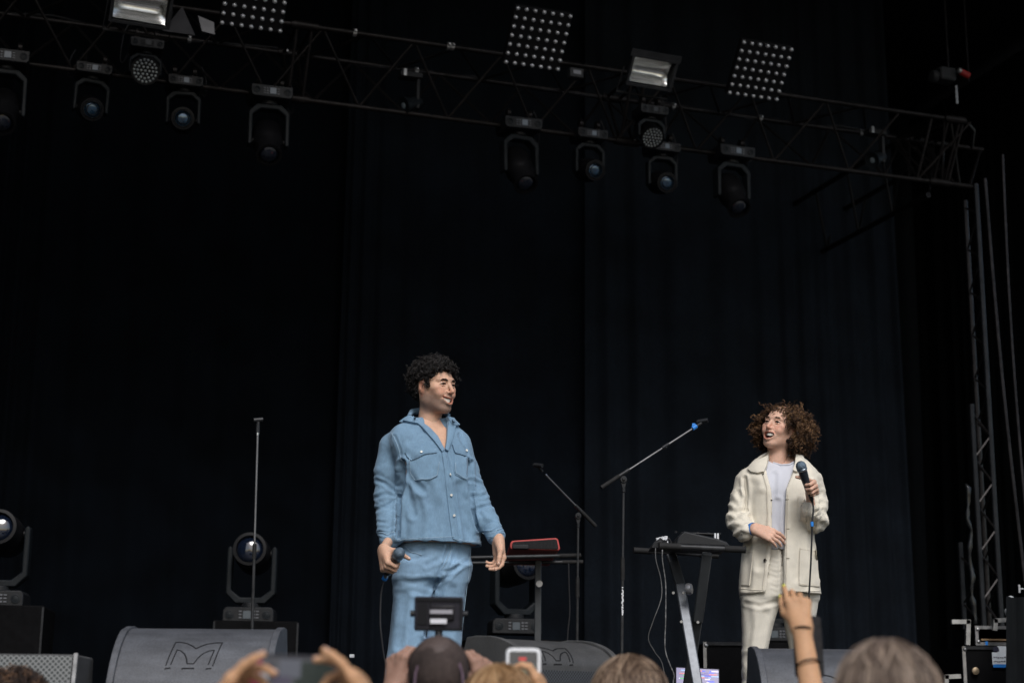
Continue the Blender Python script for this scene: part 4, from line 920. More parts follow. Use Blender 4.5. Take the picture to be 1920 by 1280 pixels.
def head_mesh(h=.0026, mouth='smile', skin=0, neck=.16, open_=1.0, wide=1.0, jaw=1.0, nose=1.0, simple=False):
    """local: face looks along -Y, z up, origin between the ears. Material slots: 0 skin 1 lips 2 mouth 3 stubble"""
    S = SDF((-.115, -.145, -.16-neck), (.115, .13, .145), h); w = wide
    S.ell((0, .014, .036), (.0755*w, .097, .083), .01)
    S.ell((0, -.022, -.012), (.066*w, .072, .085), .03)
    S.ell((0, -.036, -.055), (.052*w, .050, .058), .03)
    for s in (-1, 1):
        S.cone((s*.051*w*jaw, .002, -.058), (s*.017, -.066, -.098), .017, .014, .025)
        S.cone((s*.056*w, .01, -.02), (s*.051*w*jaw, .002, -.058), .018, .017, .03)
        S.ell((s*.047*w, -.058, -.012), (.021, .022, .017), .02)
    S.ell((0, -.072, -.101), (.021, .017, .016), .02)
    S.cone((0, .016, -.06), (0, .034, -.16-neck), .0485, .055, .03)
    if not simple:
        for s in (-1, 1):
            S.cone((s*.010, -.087, .027), (s*.046*w, -.073, .026), .010, .009, .014)
            if mouth: S.ell((s*.039, -.068, -.036), (.017, .019, .016), .015)
            S.ell((s*.0315, -.094, .007), (.0165, .014, .0115), .010, 'sub')
        S.chain([(0, -.087, .020), (0, -.098, .0), (0, -.113*nose, -.027)], [.0068, .0074, .0085], .008)
        S.ell((0, -.104*nose, -.031), (.0105, .0125, .0075), .006)
        for s in (-1, 1):
            S.ell((s*.0125, -.094, -.0305), (.0075, .010, .0075), .006); S.ell((s*.0065, -.104, -.0385), (.0036, .005, .003), .003, 'sub')
        S.ell((0, -.083, -.062), (.030, .017, .024), .016)
        if mouth == 'smile': mz, mw, mh, up = -.068, .0315, .0094, .018
        elif mouth == 'laugh': mz, mw, mh, up = -.069, .0280, .0150*open_, .012
        else: mz, mw, mh, up = -.062, .021, .0015, .0
        ctrl = [(t*mw, -.099+.022*t*t, mz+up*t*t) for t in np.linspace(-1, 1, 7)]
        for off, r in ((mh+.003, .0048), (-(mh+.0035), .0056)):
            S.chain([(x, y+.002-(.001 if off < 0 else 0), z+off*(1-.75*(x/mw)**2)) for x, y, z in ctrl], [.003+(r-.003)*(1-t*t) for t in np.linspace(-1, 1, 7)], .006)
        if mouth:
            S.chain([(x*.95, y-.002, z+(mh*.15)) for x, y, z in ctrl], [max(mh*(1-.8*t*t), .0022) for t in np.linspace(-1, 1, 7)], .004, 'sub')
            S.chain([(x*.85, y+.010, z) for x, y, z in ctrl], [max(mh*(1-.7*t*t), .0025) for t in np.linspace(-1, 1, 7)], .004, 'sub')
        for s in (-1, 1):                                   # eyelids
            S.chain([(s*.0150, -.0850, .0055), (s*.0225, -.0895, .0125), (s*.0330, -.0900, .0135), (s*.0470, -.0795, .0055)], [.002, .0034, .0036, .0024], .0025)
            S.chain([(s*.0150, -.0850, .0045), (s*.0240, -.0880, -.0010), (s*.0340, -.0870, -.0012), (s*.0470, -.0790, .0035)], [.002, .0030, .0030, .0022], .0025)
            S.cone((s*.019, -.098, -.034), (s*.038, -.085, -.058), .0022, .002, .006, 'sub') if mouth else None
    for s in (-1, 1):
        S.ell((s*.0765*w, .006, .0), (.0085, .0185, .031), .006, rot=npm(Rz(s*.42) @ Rx(-.15))); S.ell((s*.0845*w, .000, .004), (.006, .010, .018), .005, 'sub', rot=npm(Rz(s*.42)))
        S.ell((s*.0745*w, -.001, -.026), (.0065, .009, .010), .006)
    vs, fs = S.mesh(); vs = smooth(vs, fs, 1, .3); mi = np.zeros(len(fs), int); c = vs[fs].mean(1); at = {}
    if not simple:
        def band(q):
            t = q[:, 0]/mw; t2 = np.clip(t*t, 0, 1.2); return t, np.abs(q[:, 2]-(mz+up*t2)), mh*(1-.75*np.clip(t2, 0, 1)), -.099+.022*t2
        t, dz, lim, yy = band(vs)
        at['lip'] = (1-sm01(np.abs(t), .95, 1.15))*(1-sm01(dz-lim, .0045*(1-.4*np.clip(t*t, 0, 1)), .0085))*(vs[:, 1] < -.06)
        x, y, z = np.abs(vs[:, 0]), vs[:, 1], vs[:, 2]
        beard = (1-sm01(z, -.050, -.022))*sm01(z, -.135, -.105)*(1-sm01(y, .000, .030)); beard = np.maximum(beard, (1-sm01(np.abs(z+.047), .004, .010))*(1-sm01(x, .020, .032))*(y < -.06)*.8)
        beard *= 1-.85*(1-sm01(np.hypot(x-.040, z+.040), .012, .026)); at['stubble'] = beard*skin*(1-at['lip'])
        at['flush'] = .55*np.exp(-((x-.042)**2+(z+.024)**2)/.022**2)*(y < 0)+.5*np.exp(-((x)**2+(z+.03)**2)/.014**2)*(y < -.08)+.6*(x > .074)
        t, dz, lim, yy = band(c); near = (c[:, 1] < -.058)
        if mouth: mi[near & (np.abs(t) < 1.02) & (dz < lim+.002) & (c[:, 1] > yy+.0050)] = 1
    return vs, fs, mi, dict(mz=mz, mw=mw, mh=mh, up=up, at=at) if not simple else dict(at={})
def xf(vs, R, o): return np.asarray(vs)@npm(R).T+np.asarray(o)
def face_bits(root, body, R, o, info, mouth, brow=browm, browthick=1., iris_shift=0., sc=1.0, bz=0.):
    """eyes, brows and teeth as parts of the person"""
    def out(name, mb, mat):
        mb.v = [xf(np.vstack(mb.v)*sc, R, o)]; return mb.build(name, mat, root, sharp=0)
    for s in (-1, 1):
        mb = MB(); c = V3(s*.0310, -.0745, .0060); mb.sphere(c, .0135, 16); e = out('eye', mb, eyew)
        mb = MB(); d = unit(V3(iris_shift, -1, 0)); mb.lathe([(.0068, .0118), (.005, .0132), (.0005, .0139)], c, d, 16, cap=False); mb.v = [xf(np.vstack(mb.v)*sc, R, o)]; mb.build('iris', irism, e, sharp=0)
        mb = MB(); mb.tube([(s*.0155, -.0872, .0058), (s*.0225, -.0922, .0098), (s*.0330, -.0926, .0102), (s*.0475, -.0810, .0052)], [.0008, .0016, .0018, .0012], 6); out('eyelash', mb, brow)
        S = SDF((-.08, -.13, 0), (.08, -.04, .06), .0016); S.chain([(s*.012, -.0962, .0225+bz), (s*.024, -.0958, .0262+bz), (s*.036, -.0900, .0262+bz), (s*.051, -.0745, .0185+bz)], [.0026*browthick, .0034*browthick, .0030*browthick, .0013], .003, sq=(V3(0, 1, .2), .7))
        vs, fs = S.mesh(); vs = xf(vs*sc, R, o); mkobj('eyebrow', loc(vs, root), fs.tolist(), brow, root, sharp=0)
    if mouth:
        mw, mh, mz, up = info['mw'], info['mh'], info['mz'], info['up']; mb = MB(); N = 13; G = []
        hh = mh*1.25 if mouth == 'smile' else mh*.66
        for zf in (1, .5, 0):
            G.append([(t*mw*.95, -.0935+.021*t*t+(.0015 if zf == 0 else 0), mz+up*t*t+(mh*.95)*(1-.72*t*t)-(1-zf)*hh*1.25*(1-.62*t*t)) for t in np.linspace(-1, 1, N)])
        mb.grid(np.array(G)[::-1]); out('teeth', mb, toothm)
        if mouth == 'laugh':
            mb = MB(); mb.sphere((0, -.076, mz-mh*.75), .013, 12, sc3=(1.1, 1.1, .5)); out('tongue', mb, pm('tongue', (.33,.10,.10), .35))
def coil(c, ax, r, turns, L, n=18, taper=.6):
    x, y, d = frame_of(ax); t = np.linspace(0, 1, n); a = t*turns*2*math.pi+rng.random()*6.3; rr = r*(1-taper*t)
    return np.asarray(c)+np.outer(t*L, d)+np.outer(rr*np.cos(a), x)+np.outer(rr*np.sin(a), y)

def ringlet(mb, c, ax, r, turns, L, n, taper, k, rs):
    base = coil(c, ax, r, turns, L, n, taper); x, y, _ = frame_of(ax)
    for i in range(k):
        o = (x*rng.normal(0, 1)+y*rng.normal(0, 1)+unit(ax)*rng.normal(0, 1))*rs*1.5; mb.tube(base+o+rng.normal(0, rs*.22, base.shape), np.linspace(rs*1.1, rs*.6, n), 3, caps=False)
FL = [.072, .080, .074, .058]; KB = [(.088, .031), (.092, .010), (.087, -.011), (.079, -.029)]
def hand_frame(d, n):
    d = unit(d); n = np.asarray(n, float); n = unit(n-d*(n@d)); return d, n
def hand_mesh(W, d, n, tside, curls, spread=.10, thumb=((.2, .5, .35), (.6, .3, .2), (.9, .1, .1)), sc=1.0, h=.0021, wrist=None, wr=.024, wr2=None):
    """W wrist, d towards knuckles, n palm normal, tside +-1: thumb side = tside*cross(d, n). curls in degrees towards the palm"""
    d, n = hand_frame(d, n); t = tside*np.cross(d, n); W = np.asarray(W, float)
    tp = lambda a, b, c=0: W+sc*(d*a+t*b+n*c)
    pts_all = [W]; fing = []
    for i in range(4):
        p = tp(KB[i][0], KB[i][1]); dd = unit(d+t*spread*(1.2-.8*i)); ch = [p]; ang = 0
        for j, fr in enumerate((.46, .30, .24)):
            ang += math.radians(curls[i][j]); q = dd*math.cos(ang)+n*math.sin(ang); p = p+q*FL[i]*fr*sc; ch.append(p)
        fing.append(ch); pts_all += ch
    th = [tp(.022, .024, .006)]; 
    for L_, v in zip((.042, .034, .027), thumb):
        q = unit(d*v[0]+t*v[1]+n*v[2]); th.append(th[-1]+q*L_*sc)
    pts_all += th
    if wrist is not None: pts_all.append(np.asarray(wrist))
    A = np.array(pts_all); S = SDF(A.min(0)-.04, A.max(0)+.04, h)
    for i in range(4):
        S.cone(tp(.004, KB[i][1]*.50), fing[i][0], .0125*sc, .0102*sc, .016*sc)
    S.cone(tp(.01, .012, .004), tp(.07, .02, .006), .014*sc, .010*sc, .02*sc); S.cone(tp(.012, -.012, .004), tp(.06, -.02, .005), .014*sc, .010*sc, .02*sc)
    S.cone(tp(.012, .014, .006), th[1], .0155*sc, .0125*sc, .018*sc)
    F = SDF(A.min(0)-.04, A.max(0)+.04, h)
    for i in range(4):
        r = np.array([.0098, .0086, .0079, .0062])*sc*(.86 if i == 3 else 1); G = SDF(A.min(0)-.04, A.max(0)+.04, h); G.chain(fing[i], r, .003); G.ell(fing[i][0], (.0105*sc,)*3, .006)
        F.D = np.minimum(F.D, G.D)
    G = SDF(A.min(0)-.04, A.max(0)+.04, h); G.chain(th[1:], [.0112*sc, .0098*sc, .0075*sc], .004); F.D = np.minimum(F.D, G.D)
    k = .007; hh = np.maximum(k-np.abs(S.D-F.D), 0)/k; S.D = np.minimum(S.D, F.D)-hh*hh*k*.25
    if wrist is not None: S.cone(np.asarray(wrist), W-d*.0, wr2 or wr*1.05, wr*.92, .012, sq=(n, .80)); S.cone(W, tp(.03, 0, .0), wr*.9, .018*sc, .02, sq=(n, .75))
    vs, fs = S.mesh(); vs = smooth(vs, fs, 1, .3)
    nails = MB()
    for ch, rr in [(f, .0070) for f in fing]+[(th[1:], .0082)]:
        q = unit(ch[-1]-ch[-2]); up = -n; up = unit(up-q*(up@q)) if abs(up@q) < .95 else unit(np.cross(q, t)); 
        if ch is not fing[-1] and len(ch) == 3: up = unit(np.cross(q, np.cross(-n*.4+t*.9, q)))
        else:
            bend = np.cross(ch[-1]-ch[-2], t); bend = bend/(np.linalg.norm(bend)+1e-9); up = bend if bend@(-n*math.cos(0)) > -2 and bend@unit(ch[-2]*0+(-n)) >= 0 else -bend
        nails.sphere(ch[-1]+up*rr*.72*sc-q*.002, .0062*sc, 10, (np.cross(up, q), q, up), (.85, 1.25, .35))
    return vs, fs, fing, th, nails, (W, d, n, t)
def loft(secs, Y0, yaw, pw=2.2, wob=None):
    """secs: (py, left px, right px, dY, half depth m). returns sdf function and box"""
    zs, cx, cy, aa, bb = [], [], [], [], []
    for py, l, r, dy, b in secs:
        c = P((l+r)/2, py, Y0+dy); hw = (r-l)/2*mpp(Y0+dy, py); a2 = (hw*hw-(b*math.sin(yaw))**2)/math.cos(yaw)**2; a = math.sqrt(max(a2, (.5*hw)**2))
        zs.append(c[2]); cx.append(c[0]); cy.append(c[1]); aa.append(a); bb.append(b)
    o = np.argsort(zs); zs, cx, cy, aa, bb = (np.array(q)[o] for q in (zs, cx, cy, aa, bb)); c_, s_ = math.cos(yaw), math.sin(yaw)
    def cub(z, v):                              # smooth interpolation
        i = np.clip(np.searchsorted(zs, z)-1, 0, len(zs)-2); t = np.clip((z-zs[i])/(zs[i+1]-zs[i]), 0, 1); m_ = np.gradient(v, zs); hgt = zs[i+1]-zs[i]
        return v[i]*(2*t**3-3*t*t+1)+m_[i]*hgt*(t**3-2*t*t+t)+v[i+1]*(-2*t**3+3*t*t)+m_[i+1]*hgt*(t**3-t*t)
    def f(x, y, z, grow=0.):
        zz = z.ravel(); sh = z.shape; A = (cub(zz, aa)+grow).reshape(sh); Bd = (cub(zz, bb)+grow).reshape(sh); X = x-cub(zz, cx).reshape(sh); Yv = y-cub(zz, cy).reshape(sh)
        u = (X*c_+Yv*s_)/A; v = (-X*s_+Yv*c_)/Bd; rho = (np.abs(u)**pw+np.abs(v)**pw)**(1/pw)+1e-9; r = np.sqrt(X*X+Yv*Yv)
        d = r-r/rho; d = np.where(rho < .25, -np.minimum(A, Bd)*(1-rho), d)
        return np.maximum(d*.85, np.maximum(z-zs[-1]-grow*0, zs[0]-z))
    m_ = max(aa.max(), bb.max())+.06
    return f, V3(cx.min()-m_, cy.min()-m_, zs[0]-.02), V3(cx.max()+m_, cy.max()+m_, zs[-1]+.02), (zs, cx, cy)
def ell_shoe(p, yaw, L=.27):
    S = SDF(p-V3(.2, .25, .02), p+V3(.2, .25, .14), .006); dv = V3(math.sin(yaw), -math.cos(yaw), 0)
    S.chain([p-dv*.06+SZ*.05, p+dv*.03+SZ*.05, p+dv*.16+SZ*.035], [.045, .045, .035], .02); S.fn(lambda x, y, z: p[2]+.002-z+0*x+0*y, p-.3, p+.3, .004, 'int'); return S.mesh()
def microphone(name, lab, head, tail, ring=None):
    """handheld microphone: ball grille, collar, tapered handle, connector"""
    d = unit(tail-head); L = np.linalg.norm(tail-head); t = thing(name, lab, 'microphone', tail)
    mb = MB(); mb.lathe([(.001, -.026), (.012, -.0235), (.020, -.017), (.0245, -.008), (.0255, .0), (.0250, .007), (.0235, .012)], head, d, 24); mb.build('mesh_grille', pm('blue_grey_mesh', (.13,.18,.23), .38, .6, noise=[(300, .5)], bump=[(420, .9)]), t, sharp=0)
    mb = MB(); mb.lathe([(.0238, .010), (.0255, .012), (.0255, .018), (.0225, .022)], head, d, 24); mb.build('collar', pm('mesh_collar', (.22,.26,.30), .3, .8), t)
    mb = MB(); mb.lathe([(.0222, .021), (.0212, .045), (.0175, .10), (.0155, L), (.012, L+.004)], head, d, 20); mb.build('handle', pm('mic_handle', (.022,.027,.036), .4, .3, coat=.3), t)
    mb = MB(); mb.lathe([(.0102, L+.002), (.0102, L+.034), (.006, L+.042), (.004, L+.06)], head, d, 14); mb.build('connector', ring or chrome, t); return t, d, L
def collar_strip(pts, w0, mat): pass
# ------------------------------------------------------------------ singer in blue
denim = pm('washed_blue_denim', (.148,.250,.355), .85, noise=[(5, .10), (26, .10), (240, .12, (1, 1, .25))], bump=[(420, .30), (90, .15)], crumple=(8, .55, .010), sheen=.1)
denim2 = pm('washed_blue_trousers', (.195,.315,.445), .86, noise=[(6, .12), (30, .10), (260, .10, (1, 1, .2))], bump=[(420, .30), (90, .15)], crumple=(6, .45, .010), sheen=.1)
seamm = pm('pale_stitching', (.30,.42,.52), .8)
buttonm = pm('pearl_button', (.66,.66,.60), .3, coat=.5)
shoe_m = pm('dark_leather', (.03,.025,.02), .5)
Y1 = 7.0; YAW1 = math.radians(22)
J = lambda px, py, dy=0.: P(px, py, Y1+dy)
man = thing('person', 'curly dark haired singer in a washed blue denim shirt and jeans, mic held low, smiling', 'person', V3(*PZ(795, Y1, FLOOR)))
HR = Rz(math.radians(48)) @ Rx(math.radians(2)) @ Ry(math.radians(-2)); HO = J(814, 727, .0)
hv, hf, hm, info = head_mesh(mouth='smile', skin=1, neck=.10, nose=1.03, jaw=.93, wide=.985)
hv = xf(hv, HR, HO)
shirt_secs = [(786, 779, 846, .03, .062), (793, 760, 855, .03, .072), (802, 744, 865, .03, .082), (814, 735, 875, .02, .096), (828, 733, 880, .01, .110), (850, 735, 882, .0, .122), (885, 745, 883, 0, .132), (930, 749, 886, 0, .130), (975, 747, 893, 0, .128), (1020, 744, 902, 0, .135)]
tf, tlo, thi, _ = loft(shirt_secs, Y1, YAW1)
lsl = [J(738, 838, .03), J(729, 885, .03), J(726, 935, .02), J(729, 985, -.05), J(730, 1012, -.08)]; lr_ = [.066, .0600, .0535, .0470, .0435]
rsl = [J(858, 838, .05), J(874, 880, .05), J(894, 930, .04), J(915, 975, .0), J(930, 1006, -.03)]; rr_ = [.056, .0505, .0455, .0415, .0395]
VN = [(790, 770), (848, 770), (848, 792), (835, 842), (829, 842), (797, 795)]
k1 = mpp(Y1)
def vneck(x, y, z):
    px, py = pixg(x, y, z); return np.maximum(poly_sdf(px, py, VN)*k1, y-(Y1-.005))
# body under the clothes, head and hands: one mesh
lo = np.minimum(tlo, V3(*J(690, 1060, -.3))); hi = np.maximum(thi, V3(*J(950, 760, .3)))
SB = SDF(V3(J(690, 900)[0], Y1-.3, FLOOR-.01), V3(J(965, 900)[0], Y1+.3, HO[2]-.06), .009)
SB.fn(lambda x, y, z: tf(x, y, z, -.018), tlo, thi, .02)
SB.chain(lsl, np.array(lr_)-.014, .02); SB.chain(rsl, np.array(rr_)-.014, .02)
hipL, hipR = J(790, 1055, .02), J(842, 1055, .02); knL, knR = J(765, 1230, 0), J(838, 1230, .03); anL, anR = PZ(745, Y1, FLOOR+.09), PZ(838, Y1+.06, FLOOR+.09)
SB.ell(J(815, 1035, .02), (.12, .085, .10), .02)
SB.chain([hipL, knL, anL], [.062, .042, .034], .03); SB.chain([hipR, knR, anR], [.062, .042, .034], .03)
bv, bf = SB.mesh()
# right hand (left in the photo) around the microphone
mic_head, mic_tail = J(748, 1037, -.30), J(727, 1074, -.195)
tvec = unit(mic_head-mic_tail); dv = V3(.10, -.35, -1.0); dv = unit(dv-tvec*(dv@tvec))
nv = np.cross(tvec, dv); nv = nv if nv[0] > 0 else -nv; ts = 1 if np.cross(dv, nv)@tvec > 0 else -1
mc = mic_head+(mic_tail-mic_head)*.60
Wm = mc-dv*.078-nv*.031
h1 = hand_mesh(Wm, dv, nv, ts, [(62, 78, 48), (66, 80, 48), (70, 80, 48), (74, 80, 46)], .03, ((.35, .45, .45), (.55, .15, .75), (.45, -.1, .9)), 1.04, wrist=lsl[-1]*.25+lsl[-2]*.0+.75*(lsl[-1]))
# left hand hanging open
Wl = J(934, 1010, -.05)
h2 = hand_mesh(Wl, V3(.10, -.10, -1), V3(-.85, -.50, -.1), 1 if np.cross(unit(V3(.10, -.10, -1)), V3(-.85, -.5, -.1))@V3(.5, -1, 0) > 0 else -1, [(22, 30, 20), (30, 38, 22), (38, 40, 24), (44, 42, 24)], .06, ((.75, .35, .25), (.92, .12, .3), (.95, .0, .3)), 1.02, wrist=rsl[-1])
V, Fc, Mi = join([(bv, bf, 0), (hv, hf, hm), (h1[0], h1[1], 0), (h2[0], h2[1], 0)]+[(np.vstack(q[4].v), q[4].f, 2) for q in (h1, h2)])
ob = mkobj('body', loc(V, man), Fc, [skinA, mouthm, pm('nail', (.62,.40,.32), .3, coat=.4)], man, Mi, sharp=0); set_attr(ob, len(V), info['at'], len(bv))
face_bits(man, None, HR, HO, info, 'smile', browthick=1.15)
# chest hair shadow is left to the skin; thin necklace
mb = MB(); pts = [J(784+x, y, -.09) for x, y in ((0, 784), (8, 795), (20, 803), (36, 806), (52, 800))]
# shirt
SH = SDF(V3(J(690, 900)[0], Y1-.28, J(800, 1024)[2]-.02), V3(J(955, 900)[0], Y1+.28, J(800, 776)[2]), .0050)
SH.fn(tf, tlo, thi, .03)
SH.chain(lsl, lr_, .028); SH.chain(rsl, rr_, .028)
zh = J(800, 1016)[2]
SH.fn(lambda x, y, z: np.maximum(tf(x, y, z, -.012), z-(zh+.20)), tlo-V3(0,0,.05), thi, .004, 'sub')
SH.fn(vneck, J(785, 850, -.3), J(850, 765, .1), .006, 'sub')
sv, sf = SH.mesh(); sv = smooth(sv, sf, 2, .4)
px, py = pixg(sv[:, 0], sv[:, 1], sv[:, 2])
armL = np.clip((757-px)/8, 0, 1); armR = np.clip((px-880)/8, 0, 1)
msk = np.clip(armL+armR, 0, 1)*np.clip((py-850)/50, .2, 1)
sv = wrinkle(sv, sf, .0052, (9, 9, 24), 3, msk*armL, .5); sv = wrinkle(sv, sf, .0052, (9, 9, 24), 5, msk*armR, -.15); sv = wrinkle(sv, sf, .0022, (16, 16, 40), 6, msk, -.5)
sv = wrinkle(sv, sf, .0036, (8, 8, 4), 9, 1-np.clip(armL+armR, 0, 1), .35)
sv = wrinkle(sv, sf, .0014, (26, 26, 14), 19, None, .4)
CR = [([(706, 900), (720, 905), (742, 922)], .004, 3.5), ([(705, 932), (722, 926), (746, 930)], .0045, 3.5), ([(707, 955), (724, 950), (743, 938)], .004, 3.5), ([(709, 978), (728, 980), (744, 968)], .003, 3),
      ([(740, 818), (749, 840), (757, 868)], .003, 3.0), ([(757, 866), (755, 905), (749, 950), (747, 1004)], .020, 5), ([(760, 872), (772, 895), (792, 920)], .006, 6), ([(758, 885), (765, 920), (775, 965)], .006, 6),
      ([(878, 868), (880, 910), (884, 950), (895, 990)], .016, 4.5), ([(862, 815), (870, 835), (876, 862)], .005, 3.5), ([(884, 900), (898, 906), (914, 920)], .004, 3.5), ([(888, 930), (904, 930), (920, 922)], .0045, 3.5), ([(893, 955), (908, 950), (926, 945)], .004, 3.5),
      ([(800, 915), (815, 950), (812, 1010)], .005, 10), ([(862, 910), (866, 955), (876, 1010)], .006, 8), ([(780, 940), (790, 980), (785, 1012)], .005, 9), ([(836, 842), (846, 900), (856, 960), (862, 1010)], .005, 3), ([(800, 800), (790, 815), (770, 828)], .004, 7),
      ([(712, 998), (728, 1002), (746, 996)], .006, 3), ([(905, 1000), (922, 1000), (938, 990)], .006, 3)]
sv = creases(sv, sf, CR)
shirt = mkobj('shirt', loc(sv, man), sf.tolist(), denim, man, sharp=0)
Bs = bvh(sv, sf)
def tubes_px(B, pls, Yf, r, lift, mat, name, parent, n=4):
    mb = MB()
    for pl in pls:
        pl = np.asarray(pl, float); L = np.r_[0, np.cumsum(np.hypot(*np.diff(pl, axis=0).T))]; m_ = max(int(L[-1]/2.2), 3); pts = []
        for s in np.linspace(0, L[-1], m_):
            q, nn = cast(B, np.interp(s, L, pl[:, 0]), np.interp(s, L, pl[:, 1]), Yf); pts.append(q+nn*lift)
        pts = np.array(pts); kk = np.r_[True, np.linalg.norm(np.diff(pts, axis=0), axis=1) > 2e-4]; 
        if kk.sum() > 2: mb.mark(); mb.tube(pts[kk], r, n)
    return mb.build_each(name, mat, parent, sharp=0)
# pockets
pk = MB().mark(); patch(Bs, [[(765, 855), (823, 846)], [(768, 872), (823, 862)], [(772, 890), (822, 880)], [(780, 900), (806, 899), (819, 893)]], Y1-.1, .0035, .004, 14, pk, .003); pk.mark()
patch(Bs, [[(851, 851), (877, 853)], [(851, 866), (877, 868)], [(851, 884), (876, 890)], [(853, 890), (865, 896), (875, 899)]], Y1-.1, .0035, .004, 10, pk, .003); pk.build_each('chest_pocket', denim, shirt, sharp=40)
pk = MB().mark(); patch(Bs, [[(760, 846), (784, 838), (811, 833)], [(763, 858), (790, 851), (818, 843)], [(770, 864), (796, 852), (818, 849)]], Y1-.1, .009, .006, 16, pk, .002); pk.mark()
patch(Bs, [[(847, 834), (862, 834), (876, 842)], [(850, 845), (865, 846), (879, 853)], [(853, 850), (868, 854), (881, 863)]], Y1-.1, .009, .006, 12, pk, .002); pk.build_each('pocket_flap', denim, shirt, sharp=40)
pl = MB(); patch(Bs, [[(828, 848), (838, 848)], [(832, 870), (842, 870)], [(838, 930), (848, 930)], [(844, 985), (855, 985)], [(848, 1010), (859, 1012)]], Y1-.1, .005, .004, 5, pl, 0); pl.build('button_placket', denim, shirt, sharp=40)
tubes_px(Bs, [[(766, 858), (771, 886), (781, 899), (806, 897)], [(806, 898), (819, 891), (823, 866)], [(764, 857), (790, 850), (817, 843)], [(852, 847), (866, 848), (879, 857)], [(852, 868), (852, 886), (866, 895), (876, 898)],
              [(745, 1011), (790, 1009), (850, 1006)], [(855, 1012), (878, 1016), (900, 1016)], [(737, 812), (748, 838), (756, 866)], [(710, 1000), (728, 1003), (746, 997)], [(904, 999), (922, 1000), (939, 990)]], Y1-.1, .0013, .0085, seamm, 'stitching', shirt)
mb = MB()
for px, py in ((812, 817), (790, 848), (873, 846), (841, 890), (846.5, 928), (852, 966)):
    q, nn = cast(Bs, px, py, Y1-.12); mb.mark(); mb.lathe([(.0054, 0), (.0057, .0022), (.0046, .0036), (.0024, .0030)], q+nn*(.008 if py not in (848, 846) else .012), nn, 14)
mb.build_each('button', buttonm, shirt)
# collar: wings folded outwards, laid over a smooth stand-in of the shoulders that is not kept
PX = SDF(V3(J(690, 900)[0], Y1-.28, J(800, 900)[2]), V3(J(955, 900)[0], Y1+.28, J(800, 755)[2]), .008)
PX.fn(tf, tlo, thi, .03); PX.chain(lsl[:2], lr_[:2], .028); PX.chain(rsl[:2], rr_[:2], .028); PX.cone(J(816, 800, .02), J(812, 758, .04), .066, .060, .03)
pv, pf = PX.mesh(); pv = smooth(pv, pf, 3, .5); Bp = bvh(pv, pf)
cl = MB()
patch(Bp, [[(766, 778), (771, 779), (776, 783)], [(757, 783), (768, 787), (779, 790)], [(748, 790), (764, 793), (784, 797)]], Y1-.03, .013, .004, 12, cl, .004)
patch(Bp, [[(776, 783), (790, 793), (806, 805), (820, 820), (832, 843)], [(780, 790), (790, 799), (805, 812), (817, 825), (830, 845)], [(784, 797), (792, 804), (803, 817), (814, 829), (828, 848)]], Y1-.1, .011, .003, 20, cl, .003)
patch(Bp, [[(836, 782), (842, 784), (848, 786)], [(839, 788), (846, 791), (853, 793)], [(843, 796), (851, 800), (859, 799)]], Y1-.03, .013, .004, 12, cl, .004)
patch(Bp, [[(839, 790), (838, 806), (837, 824), (834, 843)], [(845, 796), (843, 811), (841, 828), (836, 845)], [(852, 801), (850, 813), (846, 828), (839, 846)]], Y1-.1, .011, .003, 16, cl, .003)
cl.tube([J(767, 779, .0), J(772, 772, .06), J(795, 768, .10), J(825, 769, .09), J(842, 778, .02)], [.008, .013, .016, .013, .007], 8)
cl.build('collar', denim, shirt, sharp=50)
mb = MB()
for a, b, r in ((lsl[-2], lsl[-1], .046), (rsl[-2], rsl[-1], .0425)):
    d_ = unit(b-a); mb.mark(); mb.lathe([(r-.004, -.055), (r, -.052), (r-.002, .0), (r-.003, .008), (r-.009, .008), (r-.008, -.02)], b, d_, 30, cap=False)
mb.build_each('cuff', denim, shirt, sharp=40)
# trousers
LT = [(1008, 750, 884, .02, .112), (1030, 748, 882, .02, .116), (1060, 743, 880, .02, .116), (1085, 740, 876, .02, .110)]
ll = [(1060, 741, 818, .02, .118), (1095, 736, 815, .015, .106), (1120, 737, 811, .01, .098), (1160, 733, 802, 0, .090), (1200, 729, 796, 0, .088), (1250, 723, 792, 0, .092), (1320, 722, 792, 0, .100), (1400, 716, 790, 0, .112), (1470, 712, 788, -.01, .122)]
rl = [(1060, 806, 882, .03, .118), (1095, 809, 875, .03, .104), (1120, 808, 872, .03, .094), (1160, 804, 868, .03, .090), (1200, 800, 866, .03, .088), (1250, 798, 862, .03, .092), (1320, 797, 868, .03, .100), (1400, 796, 872, .03, .112), (1468, 795, 876, .02, .122)]
f0, l0, h0, _ = loft(LT, Y1, YAW1*.7); f1, l1, h1_, _ = loft(ll, Y1, YAW1*.5); f2, l2, h2_, _ = loft(rl, Y1, YAW1*.5)
TR = SDF(V3(J(700, 1000)[0], Y1-.22, FLOOR), V3(J(905, 1000)[0], Y1+.24, J(800, 1004)[2]), .0068)
TR.fn(f1, l1, h1_, .01); TR.fn(f2, l2, h2_, .012); TR.fn(f0, l0, h0, .035)
tv, tfc = TR.mesh(); tv = smooth(tv, tfc, 2, .4)
tv = wrinkle(tv, tfc, .0026, (7, 7, 5), 31); tv = wrinkle(tv, tfc, .0014, (9, 9, 30), 33)
